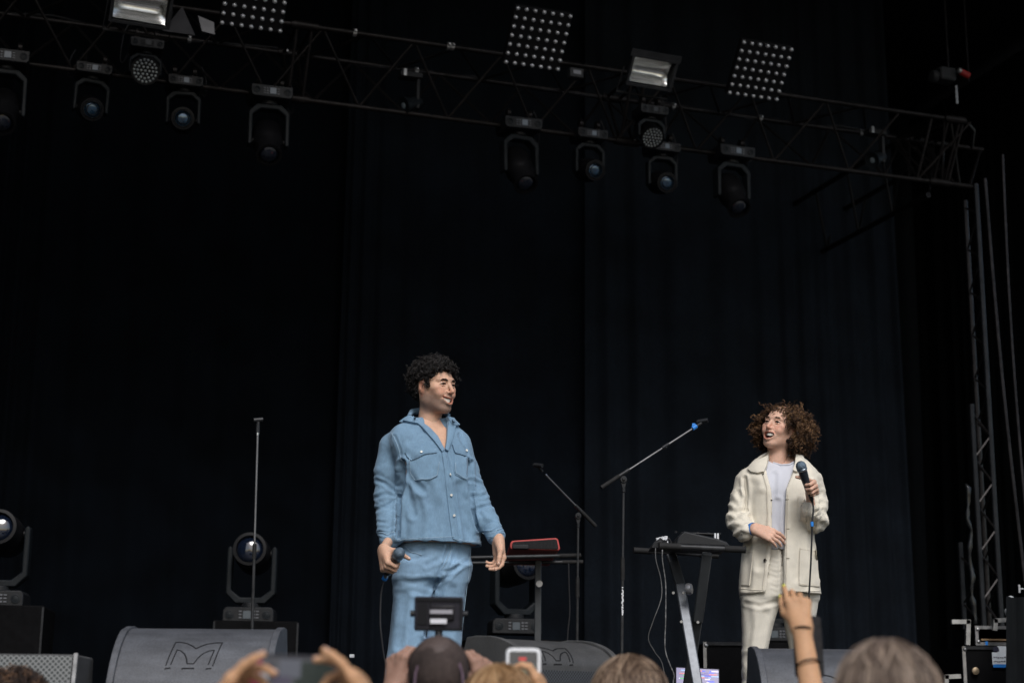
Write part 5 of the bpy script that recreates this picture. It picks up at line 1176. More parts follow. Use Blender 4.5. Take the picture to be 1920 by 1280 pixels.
CT = [([(843, 1018), (838, 1040), (824, 1075), (813, 1112)], .007, 4), ([(843, 1024), (828, 1046), (800, 1058)], .003, 5), ([(846, 1026), (850, 1050), (840, 1080), (822, 1120)], .004, 4), ([(860, 1060), (840, 1080), (820, 1092)], .005, 4), ([(875, 1052), (850, 1068), (835, 1072)], .004, 4), ([(813, 1112), (803, 1150), (797, 1190)], .010, 4),
      ([(752, 1085), (775, 1092), (800, 1084)], .002, 5), ([(745, 1112), (770, 1108), (800, 1114)], .002, 5), ([(760, 1120), (756, 1160), (750, 1210)], .005, 8), ([(780, 1130), (775, 1170), (772, 1230)], .004, 8), ([(850, 1105), (848, 1150), (840, 1200)], .004, 7), ([(758, 1030), (775, 1036), (792, 1030)], .003, 4)]
tv = creases(tv, tfc, CT)
trs = mkobj('trousers', loc(tv, man), tfc.tolist(), denim2, man, sharp=0); Bt = bvh(tv, tfc)
tubes_px(Bt, [[(846, 1014), (846, 1030), (838, 1052), (828, 1068)], [(839, 1014), (838, 1030), (828, 1056)], [(881, 1030), (878, 1080), (873, 1120), (866, 1180)], [(755, 1016), (770, 1034), (792, 1040)]], Y1, .0014, .002, seamm, 'stitching', trs)
for a, yw in ((anL, -.1), (anR, .35)):
    v_, f_ = ell_shoe(V3(a[0], a[1]-.02, FLOOR), yw); mkobj('shoe', loc(v_, man), f_.tolist(), shoe_m, man, sharp=0)
# curly dark hair
def skull_pt(u): return u*np.array([.0765, .098, .084])+np.array([0, .014, .036])
def sphere_dirs(n):
    i = np.arange(n)+.5; ph = np.arccos(1-2*i/n); th = math.pi*(1+5**.5)*i; return np.stack([np.cos(th)*np.sin(ph), np.sin(th)*np.sin(ph), np.cos(ph)], 1)
def in_hair_short(q):
    x, y, z = q; 
    if y < -.045: return z > .070+.04*max(0, (abs(x)-.055)/.03)*0
    if y < .02: return z > .036 + .012*(-y/.045 if y < 0 else 0) or (abs(x) > .06 and -.030 < y < -.020 and z > .006)
    if y < .034 and abs(x) > .05 and z < .036: return False
    return z > -.075
cap = SDF((-.11, -.13, -.10), (.11, .15, .16), .004)
cap.ell((0, .018, .046), (.085, .104, .090), .01); cap.cone((-.045, .075, -.015), (.045, .075, -.015), .026, .026, .03)
cap.ell((0, -.088, -.005), (.085, .060, .082), .01, 'sub'); cap.ell((.085, -.015, -.02), (.05, .050, .062), .01, 'sub'); cap.ell((-.085, -.015, -.02), (.05, .050, .062), .01, 'sub'); cap.ell((0, .0, -.11), (.1, .085, .06), .01, 'sub')
cv, cf = cap.mesh(); cn = vnormals(cv, cf); cv = cv+cn*(.006*vnoise(cv*70, 4)+.004*vnoise(cv*140, 5))[:, None]
C2, CF2 = xf(cv, HR, HO), cf
mb = MB(); nC = 0
for u in sphere_dirs(2100):
    q = skull_pt(u)
    if not in_hair_short(q): continue
    nn = unit(u/np.array([.0765, .098, .084])); q = q+nn*(.001+.008*rng.random())
    a = unit(nn*.7+V3(0, -.25 if q[1] < -.02 else .1, -.35)+rng.normal(0, .45, 3)); mb.mi = int(rng.random() < .4)
    front = q[1] < -.03; L = (.032 if front else .022)*(.7+.6*rng.random())
    ringlet(mb, q, a, .0080*(.7+.6*rng.random()), 1.6+rng.random(), L, 14, .35, 4, .0013); nC += 1
for u in sphere_dirs(700):                          # longer loose curls that break the outline
    q = skull_pt(u)
    if not in_hair_short(q) or rng.random() < .45 or q[2] < -.01: continue
    nn = unit(u/np.array([.0765, .098, .084])); a = unit(nn*.9+V3(0, -.2, -.15)+rng.normal(0, .5, 3)); mb.mi = int(rng.random() < .55)
    ringlet(mb, q+nn*.008, a, .0105*(.7+.5*rng.random()), 1.2+.9*rng.random(), .034*(.7+.6*rng.random()), 15, .2, 3, .0013)
mb.v = [xf(np.vstack(mb.v), HR, HO)]
hairo = mb.build('hair', [hairk, hairk2], man, sharp=0)
mkobj('hair_base', loc(C2, man), CF2.tolist(), hairk, man, sharp=0)
# his microphone and cable
mt, d_, L_ = microphone('microphone', 'blue grey microphone held low in the right hand of the singer in denim', mic_head, mic_tail, chrome)
mb = MB(); e = mic_tail+d_*.034; mb.cyl(e-d_*.006, e+d_*.008, .0118, n=14); mb.build('blue_ring', bluetape, mt)
e = mic_tail+d_*.045; pe = pix(e)
cable('microphone_cable', 'black microphone cable hanging beside the leg of the singer in denim', [pe, (pe[0]-3.5, pe[1]+14), (714, 1120), (713, 1165), (716, 1200), (722, 1240), (733, 1272), (750, 1330), (760, 1400), (765, 1480)], [e[1], e[1]-.02, e[1], 6.85, 6.75], .0042, cablem)

# ------------------------------------------------------------------ singer in cream
cream = pm('cream_cotton', (.635,.59,.495), .85, noise=[(4, .05), (30, .05), (260, .05)], bump=[(380, .25), (90, .12)], crumple=(7, .5, .010), sheen=.1)
cream2 = pm('cream_trousers', (.615,.58,.50), .85, noise=[(5, .05), (30, .05), (260, .05)], bump=[(380, .25), (90, .12)], crumple=(6, .5, .010), sheen=.1)
teem = pm('white_tshirt', (.53,.54,.59), .85, noise=[(30, .03)], bump=[(500, .15)], crumple=(7, .35, .008))
darkbut = pm('dark_button', (.02,.016,.014), .3)
Y2 = 7.9; YAW2 = math.radians(-6); k2 = mpp(Y2)
J = lambda px, py, dy=0.: P(px, py, Y2+dy)
man2 = thing('person', 'laughing singer with a brown curly mop, cream jacket over a white t-shirt, mic at chest', 'person', V3(*PZ(1462, Y2, FLOOR)))
HR2 = Rz(math.radians(-40)) @ Rx(math.radians(-12)) @ Ry(math.radians(9)); HO2 = J(1464, 804, .0)
hv, hf, hm, info = head_mesh(mouth='laugh', skin=0, neck=.10, wide=.96, jaw=.92)
hv = xf(hv, HR2, HO2)
jk = [(850, 1443, 1492, .03, .058), (858, 1428, 1506, .03, .072), (870, 1408, 1520, .02, .090), (885, 1394, 1532, .01, .105), (910, 1391, 1534, .0, .122), (950, 1396, 1530, 0, .130), (1000, 1396, 1526, 0, .134), (1050, 1391, 1530, 0, .142), (1114, 1387, 1539, 0, .150)]
jf, jlo, jhi, _ = loft(jk, Y2, YAW2)
te = [(a, l+ (6 if a > 880 else 4), r-(6 if a > 880 else 4), dy, b-.026) for a, l, r, dy, b in jk if a < 1040]+[(1034, 1402, 1520, 0, .112)]
tee, telo, tehi, _ = loft(te, Y2, YAW2)
sl1 = [J(1401, 905, .03), J(1392, 940, .02), J(1384, 976, -.03), J(1393, 992, -.10), J(1402, 994, -.135)]; s1 = [.064, .058, .053, .046, .040]
sl2 = [J(1522, 905, .03), J(1529, 940, .03), J(1531, 974, -.03), J(1526, 972, -.11), J(1519, 956, -.18)]; s2 = [.060, .054, .050, .047, .042]
SB = SDF(V3(J(1350, 900)[0], Y2-.32, FLOOR-.01), V3(J(1560, 900)[0], Y2+.25, HO2[2]-.07), .009)
SB.fn(lambda x, y, z: tee(x, y, z, -.014), telo, tehi, .02); SB.chain(sl1, np.array(s1)-.015, .02); SB.chain(sl2, np.array(s2)-.016, .02)
hipL, hipR = J(1432, 1090, .02), J(1495, 1090, .02); knL, knR = J(1418, 1260, -.02), J(1507, 1260, .0); anL, anR = PZ(1416, Y2, FLOOR+.09), PZ(1514, Y2+.02, FLOOR+.09)
SB.ell(J(1463, 1062, .02), (.12, .085, .10), .02); SB.chain([hipL, knL, anL], [.062, .042, .034], .03); SB.chain([hipR, knR, anR], [.062, .042, .034], .03)
bv, bf = SB.mesh()
W1 = J(1415, 991, -.165); dd = V3(.90, -.12, -.36); nn = V3(-.15, .9, -.45)
h1 = hand_mesh(W1, dd, nn, 1 if np.cross(unit(dd), nn)@V3(0,0,1) > 0 else -1, [(10, 22, 14), (14, 24, 14), (16, 24, 14), (18, 24, 14)], .05, ((.8, .45, .25), (.95, .1, .2), (.98, -.05, .15)), .98, wrist=sl1[-2])
mh, mt_ = J(1502, 874, -.33), J(1518, 924, -.275)
tv_ = unit(mh-mt_); W2 = J(1521, 934, -.215); dd = V3(-.12, -.62, .75); dd = unit(dd-tv_*(dd@tv_)*.55); nn = V3(-.9, -.25, .0)
mc = mh+(mt_-mh)*.78; dd = unit(V3(.05, -1, .15)-tv_*(V3(.05, -1, .15)@tv_)); nn = unit(np.cross(tv_, dd)); nn = nn if nn[0] < 0 else -nn
W2 = mc-dd*.070-nn*.032-tv_*.012
h2 = hand_mesh(W2, dd, nn, 1 if np.cross(dd, nn)@tv_ > 0 else -1, [(60, 80, 42), (64, 82, 44), (66, 82, 46), (70, 80, 46)], .05, ((.35, .45, .35), (.5, .5, .6), (.35, .45, .8)), .98, wrist=J(1521, 948, -.19))
V, Fc, Mi = join([(bv, bf, 0), (hv, hf, hm), (h1[0], h1[1], 0), (h2[0], h2[1], 0)]+[(np.vstack(q[4].v), q[4].f, 2) for q in (h1, h2)])
ob = mkobj('body', loc(V, man2), Fc, [skinB, mouthm, pm('nail', (.62,.40,.32), .3, coat=.4)], man2, Mi, sharp=0); set_attr(ob, len(V), info['at'], len(bv))
face_bits(man2, None, HR2, HO2, info, 'laugh', pm('brow_brown', (.035,.020,.012), .6), .9, bz=.003)
# t-shirt
TS = SDF(telo-.02, tehi+.02, .0062); TS.fn(tee, telo, tehi, .01)
neckc = [(1438, 835), (1496, 835), (1492, 864), (1480, 870), (1464, 871), (1450, 867), (1441, 860)]
TS.fn(lambda x, y, z: np.maximum(poly_sdf(*pixg(x, y, z), neckc)*k2, y-(Y2+.0)), telo-.02, tehi+.02, .005, 'sub')
v_, f_ = TS.mesh(); v_ = smooth(v_, f_, 2, .4); v_ = wrinkle(v_, f_, .0035, (8, 8, 6), 41); v_ = creases(v_, f_, [([(1446, 1005), (1460, 1015), (1470, 1012)], .006, 4), ([(1458, 940), (1456, 980), (1462, 1010)], .005, 5), ([(1452, 890), (1450, 940), (1448, 990)], .004, 5)])
tsh = mkobj('t_shirt', loc(v_, man2), f_.tolist(), teem, man2, sharp=0); Bq = bvh(v_, f_)
tubes_px(Bq, [[(1441, 860), (1450, 867.5), (1464, 872), (1480, 871), (1491, 865)]], Y2-.1, .0055, .001, teem, 'neckband', tsh, 8)
# jacket, open down the front
SJ = SDF(V3(J(1350, 900)[0], Y2-.30, J(1460, 1114)[2]-.02), V3(J(1565, 900)[0], Y2+.25, J(1460, 848)[2]+.02), .0052)
SJ.fn(jf, jlo, jhi, .03); SJ.chain(sl1, s1, .026); SJ.chain(sl2, s2, .026)
op = [(1443, 835), (1494, 835), (1492, 870), (1487, 884), (1473, 917), (1471, 1000), (1470, 1125), (1436, 1125), (1441, 1070), (1446, 1020), (1447, 923), (1440, 895), (1436, 878)]
SJ.fn(lambda x, y, z: np.maximum(poly_sdf(*pixg(x, y, z), op)*k2, y-(Y2+.02)), jlo-.03, jhi+.03, .006, 'sub')
zj = J(1460, 1020)[2]; zw = J(1460, 845)[2]
SJ.fn(lambda x, y, z: np.maximum(jf(x, y, z, -.013), z-(zj+.25)), jlo-V3(0,0,.05), jhi, .004, 'sub')
jv, jfc = SJ.mesh(); jv = smooth(jv, jfc, 2, .4); px, py = pixg(jv[:, 0], jv[:, 1], jv[:, 2])
arm = np.clip(np.clip((1400-px)/8, 0, 1)+np.clip((px-1524)/8, 0, 1), 0, 1)*(py < 1016)
jv = wrinkle(jv, jfc, .0058, (8, 8, 18), 51, arm, .5); jv = wrinkle(jv, jfc, .0030, (16, 16, 30), 52, arm, -.4); jv = wrinkle(jv, jfc, .0040, (8, 8, 3.5), 55, 1-arm, .15); jv = wrinkle(jv, jfc, .0014, (24, 24, 14), 57, None, -.4)
CJ = [([(1397, 897), (1399, 930), (1398, 958)], .008, 4), ([(1368, 955), (1382, 962), (1396, 958)], .007, 5), ([(1366, 976), (1380, 972), (1400, 978)], .006, 5), ([(1372, 995), (1384, 985), (1400, 984)], .006, 5), ([(1380, 1008), (1392, 1000), (1404, 1004)], .005, 4), ([(1384, 925), (1392, 935), (1396, 948)], .005, 5),
      ([(1525, 905), (1526, 935), (1524, 990)], .008, 4), ([(1530, 930), (1542, 925), (1550, 930)], .005, 5), ([(1531, 960), (1542, 958), (1550, 966)], .006, 5), ([(1527, 985), (1536, 980), (1546, 986)], .006, 5), ([(1522, 1000), (1523, 1040), (1530, 1080)], .006, 6), ([(1412, 910), (1414, 960), (1410, 1020)], .006, 9), ([(1428, 930), (1430, 990), (1424, 1060)], .005, 8), ([(1400, 1020), (1404, 1060), (1400, 1100)], .006, 7), ([(1494, 950), (1492, 1010), (1496, 1080)], .004, 9)]
jv = creases(jv, jfc, CJ)
jac = mkobj('jacket', loc(jv, man2), jfc.tolist(), cream, man2, sharp=0); Bj = bvh(jv, jfc)
PX = SDF(V3(J(1350, 900)[0], Y2-.30, J(1460, 960)[2]), V3(J(1565, 900)[0], Y2+.25, J(1460, 830)[2]), .008)
PX.fn(jf, jlo, jhi, .03); PX.chain(sl1[:2], s1[:2], .026); PX.chain(sl2[:2], s2[:2], .026); PX.cone(J(1467, 860, .03), J(1466, 832, .04), .066, .062, .03)
pv, pf = PX.mesh(); pv = smooth(pv, pf, 3, .5); Bp = bvh(pv, pf); cl = MB()
patch(Bp, [[(1444, 846), (1441, 860), (1438, 874), (1433, 886)], [(1430, 855), (1427, 866), (1428, 878), (1430, 886)], [(1416, 866), (1412, 874), (1417, 883), (1426, 887)], [(1405, 878), (1404, 881), (1410, 886), (1422, 888)]], Y2-.03, .013, .005, 14, cl, .005)
patch(Bp, [[(1490, 846), (1491, 858), (1490, 870), (1486, 883)], [(1497, 852), (1499, 862), (1497, 874), (1490, 885)], [(1504, 858), (1507, 868), (1502, 880), (1494, 886)]], Y2-.03, .013, .005, 12, cl, .004)
cl.tube([J(1445, 846, -.02), J(1447, 842, .05), J(1466, 838, .10), J(1486, 841, .06), J(1490, 846, -.01)], [.008, .012, .014, .012, .008], 8)
cl.build('collar', cream, jac, sharp=50)
pk = MB().mark(); patch(Bj, [[(1500, 1026), (1531, 1031)], [(1499, 1060), (1532, 1064)], [(1498, 1096), (1536, 1100)]], Y2-.1, .005, .004, 10, pk, .005); pk.mark(); patch(Bj, [[(1393, 1034), (1413, 1030)], [(1391, 1064), (1410, 1064)], [(1391, 1096), (1406, 1097)]], Y2-.1, .005, .004, 8, pk, .004); pk.mark()
patch(Bj, [[(1496, 930), (1515, 930)], [(1496, 948), (1513, 952)], [(1497, 974), (1512, 977)]], Y2-.1, .004, .004, 8, pk, .003); pk.build_each('patch_pocket', cream, jac, sharp=40)
tubes_px(Bj, [[(1447, 925), (1446, 1020), (1441, 1070), (1437, 1110)], [(1472, 918), (1470, 1000), (1469, 1110)], [(1388, 1103), (1412, 1105), (1436, 1106)], [(1470, 1106), (1505, 1108), (1538, 1107)]], Y2-.1, .0020, .0005, cream, 'edge_seam', jac, 6)
tubes_px(Bj, [[(1500, 1029), (1531, 1034)], [(1393, 1038), (1412, 1034)], [(1431, 890), (1438, 915), (1440, 960), (1438, 1040), (1430, 1104)], [(1477, 925), (1475, 1000), (1474, 1100)], [(1397, 898), (1399, 930), (1397, 955)], [(1499, 1030), (1498, 1094), (1536, 1099)]], Y2-.1, .0011, .0055, pm('cream_thread', (.55,.50,.41), .9), 'stitching', jac)
mb = MB()
for px_, py_, r in ((1435, 1050, .0085), (1431, 889, .004), (1446, 937, .0035)): q, n_ = cast(Bj, px_, py_, Y2-.12); mb.mark(); mb.lathe([(r, 0), (r*1.05, .003), (r*.8, .005), (r*.3, .004)], q+n_*.001, n_, 14)
mb.build_each('button', darkbut, jac)
mb = MB()
for px_, py_ in ((1476, 936), (1477, 991), (1477, 1046)): q, n_ = cast(Bj, px_, py_, Y2-.12); mb.mark(); mb.box(q+n_*.001, (.016, .004, .0028))
mb.build_each('buttonhole', pm('buttonhole_thread', (.18,.15,.11), .9), jac)
mb = MB()
for a, b, r in ((sl1[-2], sl1[-1], .0425), (sl2[-2], sl2[-1], .0455)):
    d3 = unit(b-a); mb.mark(); mb.lathe([(r-.004, -.04), (r, -.037), (r+.001, .0), (r-.002, .008), (r-.009, .008), (r-.008, -.02)], b, d3, 30, cap=False)
mb.build_each('cuff', cream, jac, sharp=40)
# trousers
LT = [(1022, 1398, 1524, .0, .100), (1050, 1396, 1526, .0, .112), (1090, 1393, 1530, .01, .120), (1120, 1390, 1533, .01, .118)]
ll = [(1095, 1391, 1468, .01, .112), (1130, 1390, 1463, .005, .104), (1160, 1391, 1453, 0, .096), (1212, 1392, 1441, -.01, .085), (1280, 1391, 1437, -.01, .084), (1380, 1391, 1440, 0, .088), (1455, 1390, 1444, 0, .094)]
rl = [(1095, 1462, 1532, .02, .112), (1130, 1466, 1532, .02, .104), (1160, 1470, 1528, .02, .096), (1212, 1480, 1527, .02, .085), (1280, 1484, 1528, .02, .084), (1380, 1488, 1535, .02, .088), (1455, 1488, 1540, .02, .094)]
f0, l0, h0, _ = loft(LT, Y2, 0); f1, l1, h1_, _ = loft(ll, Y2, -.1); f2, l2, h2_, _ = loft(rl, Y2, .1)
TR = SDF(V3(J(1375, 1000)[0], Y2-.2, FLOOR), V3(J(1552, 1000)[0], Y2+.22, J(1460, 1020)[2]), .0068); TR.fn(f1, l1, h1_, .01); TR.fn(f2, l2, h2_, .012); TR.fn(f0, l0, h0, .03)
v_, f_ = TR.mesh(); v_ = smooth(v_, f_, 2, .4); v_ = wrinkle(v_, f_, .0026, (7, 7, 4), 61); v_ = wrinkle(v_, f_, .0009, (9, 9, 18), 63, None, .4)
CT = [([(1446, 1034+9*i), (1457, 1037+9*i+(i % 3)), (1468, 1033+9*i)], .0004+.0005*((i*5) % 3), 2.4) for i in range(0, 9)]+[([(1466, 1030), (1467, 1080), (1464, 1130)], .007, 3), ([(1400, 1130), (1425, 1136), (1455, 1128)], .004, 4), ([(1400, 1230), (1408, 1250), (1396, 1275)], .006, 6), ([(1435, 1150), (1424, 1190), (1418, 1230)], .005, 7), ([(1402, 1140), (1406, 1180), (1404, 1220)], .004, 7)]
v_ = creases(v_, f_, CT); tr2 = mkobj('trousers', loc(v_, man2), f_.tolist(), cream2, man2, sharp=0); Bt = bvh(v_, f_)
tubes_px(Bt, [[(1459, 1026), (1466, 1033), (1467, 1044)], [(1470, 1026), (1467, 1033), (1466, 1060)]], Y2-.1, .0022, .005, pm('drawstring', (.10,.085,.065), .8), 'drawstring', tr2, 6)
tubes_px(Bt, [[(1444, 1026), (1456, 1028), (1470, 1026)]], Y2-.1, .006, .0, cream2, 'waistband', tr2, 8)
for a, yw in ((anL, -.3), (anR, .3)):
    v_, f_ = ell_shoe(V3(a[0], a[1]-.02, FLOOR), yw); mkobj('shoe', loc(v_, man2), f_.tolist(), shoe_m, man2, sharp=0)
# wristband
d3 = unit(W1-sl1[-2]); mb = MB(); c3 = W1-d3*.016; mb.lathe([(.029, -.011), (.0305, -.009), (.031, .010), (.029, .012), (.027, .0)], c3, d3, 24, cap=False); mb.build('wristband', pm('blue_wristband', (.015,.16,.50), .5, noise=[(50, .15)]), man2)
# hair
cap = SDF((-.2, -.14, -.17), (.2, .2, .18), .006); cap.ell((0, .038, .030), (.112, .105, .100), .02); cap.ell((.08, .035, -.045), (.052, .068, .068), .03); cap.ell((-.08, .035, -.045), (.052, .068, .068), .03)
cap.ell((0, -.088, -.015), (.070, .095, .098), .012, 'sub'); cap.ell((0, .0, -.13), (.062, .09, .10), .02, 'sub'); cap.ell((.10, -.02, -.01), (.055, .055, .06), .01, 'sub')
cv, cf = cap.mesh(); cn = vnormals(cv, cf); cv = cv+cn*(.010*vnoise(cv*45, 4)+.006*vnoise(cv*100, 5))[:, None]
mkobj('hair_base', loc(xf(cv, HR2, HO2), man2), cf.tolist(), hb0, man2, sharp=0)
mb = MB()
for u in sphere_dirs(3600):
    rr = .74+.34*rng.random()**.7; q = u*np.array([.132, .124, .112])*rr+np.array([0, .038, .012])
    x, y, z = q
    if y < -.022 and abs(x) < .066 and z < .078: continue
    if y < .012 and abs(x) < .082 and z < .048: continue
    if y < .030 and 0 < x < .105 and -.034 < z < .028: continue
    if y < -.075: continue
    if z < -.055 and abs(x) < .062: continue
    if z < -.105: continue
    a = unit(u*.45+V3(0, .05, -.75)+rng.normal(0, .33, 3)); out_ = (rr-.74)/.34
    mb.mi = 0 if rng.random() > .30+.55*out_ else (1 if rng.random() > .38 else 2)
    if q[2] < -.04 and mb.mi == 2 and rng.random() < .6: mb.mi = 1
    ringlet(mb, q, a, .0078*(.6+.7*rng.random()), 1.8+1.4*rng.random(), .052*(.6+.7*rng.random()), 17, .3, 4, .0012)
for i in range(7):                                 # loose curls over the temple
    q = V3(.060+.006*rng.random(), -.050+.012*i*.6, .060-.004*i); mb.mi = 1+i % 2; mb.tube(coil(q, V3(.12, -.12, -1)+rng.normal(0, .08, 3), .006, 3.2, .075, 26, .2), .0019, 4, caps=False)
mb.v = [xf(np.vstack(mb.v), HR2, HO2)]; mb.build('hair', [hb1, hb2, hb3], man2, sharp=0)
mt2, d_, L_ = microphone('microphone', 'blue grey microphone held up at the chest of the singer in cream', mh, mt_, blk)
e = mt_+d_*.05; pe = pix(e)
cable('microphone_cable', 'black microphone cable hanging down the front of the cream jacket', [pe, (pe[0]+1.5, pe[1]+14), (1523, 975), (1522, 1010), (1520, 1060), (1517, 1112), (1513, 1180), (1510, 1260), (1505, 1400), (1500, 1470)], [e[1], e[1]-.02, 7.62, 7.62, 7.62, 7.6], .0046, cablem)
mb = MB(); q = P(1522.5, 982, 7.612); mb.cyl(q-SZ*.011, q+SZ*.011, .0075, n=10); mb.build('blue_marker', bluetape, mt2)
# ------------------------------------------------------------------ the crowd in front of the stage, backs to us
def strands(mb, n, length, top=(0,0,1), spread=1.0, rs=.0016, wav=.004, part=0., thick=.014):
    ax = np.array([.0765+thick, .098+thick, .084+thick]); cen = np.array([0, .014, .036])
    for _ in range(n):
        az = rng.random()*2*math.pi; mb.mi = int(rng.choice([0, 0, 1, 1, 2])); lim = 1.75 if math.sin(az) > -.55 else 1.05
        k = 1+rng.normal(0, .035); pts = []; th0 = .03+.25*rng.random()
        az0 = az+rng.normal(0, .5)
        for f in np.linspace(0, 1, 9):
            th = th0+(lim-th0)*f; a = az0+(az-az0)*min(1, f*1.6); u = V3(math.sin(th)*math.cos(a), math.sin(th)*math.sin(a), math.cos(th)); pts.append(u*ax*k+cen+V3(part*(1-f), 0, 0))
        if lim > 1.5:
            p = pts[-1]; L = length*(.8+.3*rng.random())
            for f in np.linspace(.12, 1, 8): pts.append(p+V3(p[0]*.15*f, .03*f*(1 if p[1] > 0 else -.2), -L*f)+rng.normal(0, wav, 3))
        mb.tube(pts, np.linspace(rs, rs*.7, len(pts)), 3, caps=False)
def crowd(label, px, top_py, Y, skin, top_col, yaw=math.pi, hair=None, hlen=.3, arms=(None, None), pitch=0., top_name='knit_top', roll=0., group='people watching from in front of the stage', hthick=.014, curly=False):
    cr = P(px, top_py, Y); H = cr[2]-(hthick if hair else .004); x, y = cr[0], cr[1]; hc = V3(x, y, H-.120)
    R = Rz(yaw) @ Rx(pitch) @ Ry(roll); t = thing('person', label, 'person', (x, y, 0), None, group)
    hv, hf, hm, info = head_mesh(h=.0045, mouth=None, skin=0, neck=.10, simple=False); hv = xf(hv, R, hc)
    sc = H/1.75; rx, ry = npm(Rz(yaw))@V3(1,0,0), npm(Rz(yaw))@V3(0,-1,0)   # her left, her front
    Lp = lambda a, b, c: V3(x, y, 0)+rx*a*sc+ry*b*sc+SZ*c*sc
    sh = [Lp(s*.175, -.02, 1.42) for s in (-1, 1)]; el = []; wr = []; parts = [(hv, hf, hm)]
    S = SDF((x-.75, y-.75, -.01), (x+.75, y+.75, H-.13), .013)
    T = lambda g: [Lp(0, 0, 1.40), Lp(0, .01, 1.22), Lp(0, 0, 1.02), Lp(0, -.01, .93)]
    S.cone(Lp(0, -.01, 1.40), hc-SZ*.08, .06, .052, .03)
    for a, b, r0, r1 in ((0, 1, .105, .125), (1, 2, .125, .115), (2, 3, .115, .13)): S.cone(T(0)[a], T(0)[b], r0*sc, r1*sc, .05, sq=(rx, 1.42))
    S.cone(sh[0], sh[1], .055*sc, .055*sc, .05)
    for s in (-1, 1): S.chain([Lp(s*.09, 0, .90), Lp(s*.10, .02, .50), Lp(s*.11, -.01, .09)], [.085*sc, .055*sc, .042*sc], .03); S.cone(Lp(s*.11, -.03, .05), Lp(s*.13, .14, .035), .045*sc, .035*sc, .02)
    G = SDF((x-.75, y-.75, .7*sc), (x+.75, y+.75, H-.15), .013)     # top
    for a, b, r0, r1 in ((0, 1, .118, .140), (1, 2, .140, .132), (2, 3, .132, .150)): G.cone(T(0)[a], T(0)[b], r0*sc, r1*sc, .05, sq=(rx, 1.42))
    G.cone(sh[0], sh[1], .072*sc, .072*sc, .05); hands = []
    for i, s in enumerate((-1, 1)):
        A = arms[i]
        if A is None: e, w_ = Lp(s*.25, -.04, 1.12), Lp(s*.26, .05, .88); hp = dict(d=V3(0, 0, -1)+ry*.2, n=-rx*s, curls=[(25, 30, 20)]*4, h=.004)
        else: e, w_, hp = A
        S.chain([sh[i], e, w_], [.052*sc, .042*sc, .028*sc], .03); G.chain([sh[i], sh[i]*.45+e*.55], [.068*sc, .06*sc], .03)
        if A and hp.get('sleeve'): G.chain([sh[i], e, e*.35+w_*.65], [.066*sc, .056*sc, .046*sc], .03)
        d, n_ = hand_frame(hp['d'], hp['n']); tv = hp.get('t', ry if A is None else V3(0, -1, 0)); ts = 1 if np.cross(d, n_)@tv > 0 else -1
        hd = hand_mesh(w_, hp['d'], hp['n'], ts, hp['curls'], hp.get('spread', .08), hp.get('thumb', ((.6, .5, .3), (.85, .25, .2), (.95, .05, .15))), hp.get('sc', .95), hp.get('h', .0026), wrist=w_+(e-w_)*(.7 if A else .18), wr=hp.get('wr', .026), wr2=.038*sc if A else None)
        parts.append((hd[0], hd[1], 0)); hands.append((hd, hp))
    for hd, hp in hands: parts.append((np.vstack(hd[4].v), hd[4].f, 2))
    nailm = next((hp['nail'] for hd, hp in hands if 'nail' in hp), pm('nail', (.62,.40,.32), .3, coat=.4))
    bv, bf = S.mesh(); n0 = len(bv); parts.insert(0, (bv, bf, 0)); V, Fc, Mi = join(parts)
    ob = mkobj('body', loc(V, t), Fc, [skin, mouthm, nailm], t, Mi, sharp=0); set_attr(ob, len(V), {}, 0)
    gv, gf = G.mesh(); gv = wrinkle(gv, gf, .006, (7, 7, 6), 3); mkobj(top_name, loc(gv, t), gf.tolist(), top_col, t, sharp=0)
    Q = SDF((x-.4, y-.4, .05), (x+.4, y+.4, 1.05*sc), .014)
    for s in (-1, 1): Q.chain([Lp(s*.09, 0, .93), Lp(s*.10, .02, .50), Lp(s*.11, -.01, .10)], [.105*sc, .072*sc, .06*sc], .03)
    Q.cone(Lp(0, 0, .95), Lp(0, 0, .90), .125*sc, .12*sc, .05, sq=(rx, 1.3)); qv, qf = Q.mesh(); mkobj('trousers', loc(qv, t), qf.tolist(), pm('dark_jeans', (.03,.035,.05), .85, noise=[(20, .2)]), t, sharp=0)
    if hair:
        C = SDF((-.16, -.16, -.36), (.16, .18, .18), .006); k = hthick-.006
        C.ell((0, .016, .040), (.0765+k, .098+k, .084+k), .01)
        if hlen > .1: C.cone((0, .075, -.02), (0, .085, -.02-hlen*.8), .055, .045, .05, sq=(V3(1, 0, 0), 1.7))
        C.ell((0, -.095, -.03), (.075, .075, .105), .015, 'sub'); cv, cf = C.mesh(); cn = vnormals(cv, cf); cv = cv+cn*(.004*vnoise(cv*[60, 60, 15], 4))[:, None]
        mkobj('hair_base', loc(xf(cv, R, hc), t), cf.tolist(), hair[0], t, sharp=0); mb = MB()
        if curly:
            for u in sphere_dirs(1500):
                if u[2] < -.35 or (u[1] < -.6 and u[2] < .55): continue
                q = u*np.array([.09, .11, .098])+V3(0, .014, .036); mb.mi = int(rng.choice([0, 1, 1, 2])); ringlet(mb, q, u+rng.normal(0, .5, 3), .008, 1.8, .03, 12, .3, 2, .0014)
        else: strands(mb, 1500, hlen, thick=hthick)
        mb.v = [xf(np.vstack(mb.v), R, hc)]; mb.build('hair', list(hair), t, sharp=0)
    return t, R, hc, hands, (hv, hf)
def hairset(n, a, b, c): return [pm(n+'_root', a, .5, spec=.35), pm(n+'_mid', b, .48, spec=.35), pm(n+'_light', c, .45, spec=.4)]
h_ash = hairset('ash_blonde', (.10,.070,.052), (.21,.155,.120), (.36,.275,.205)); h_gold = hairset('golden_blonde', (.16,.085,.035), (.32,.185,.085), (.47,.31,.17))
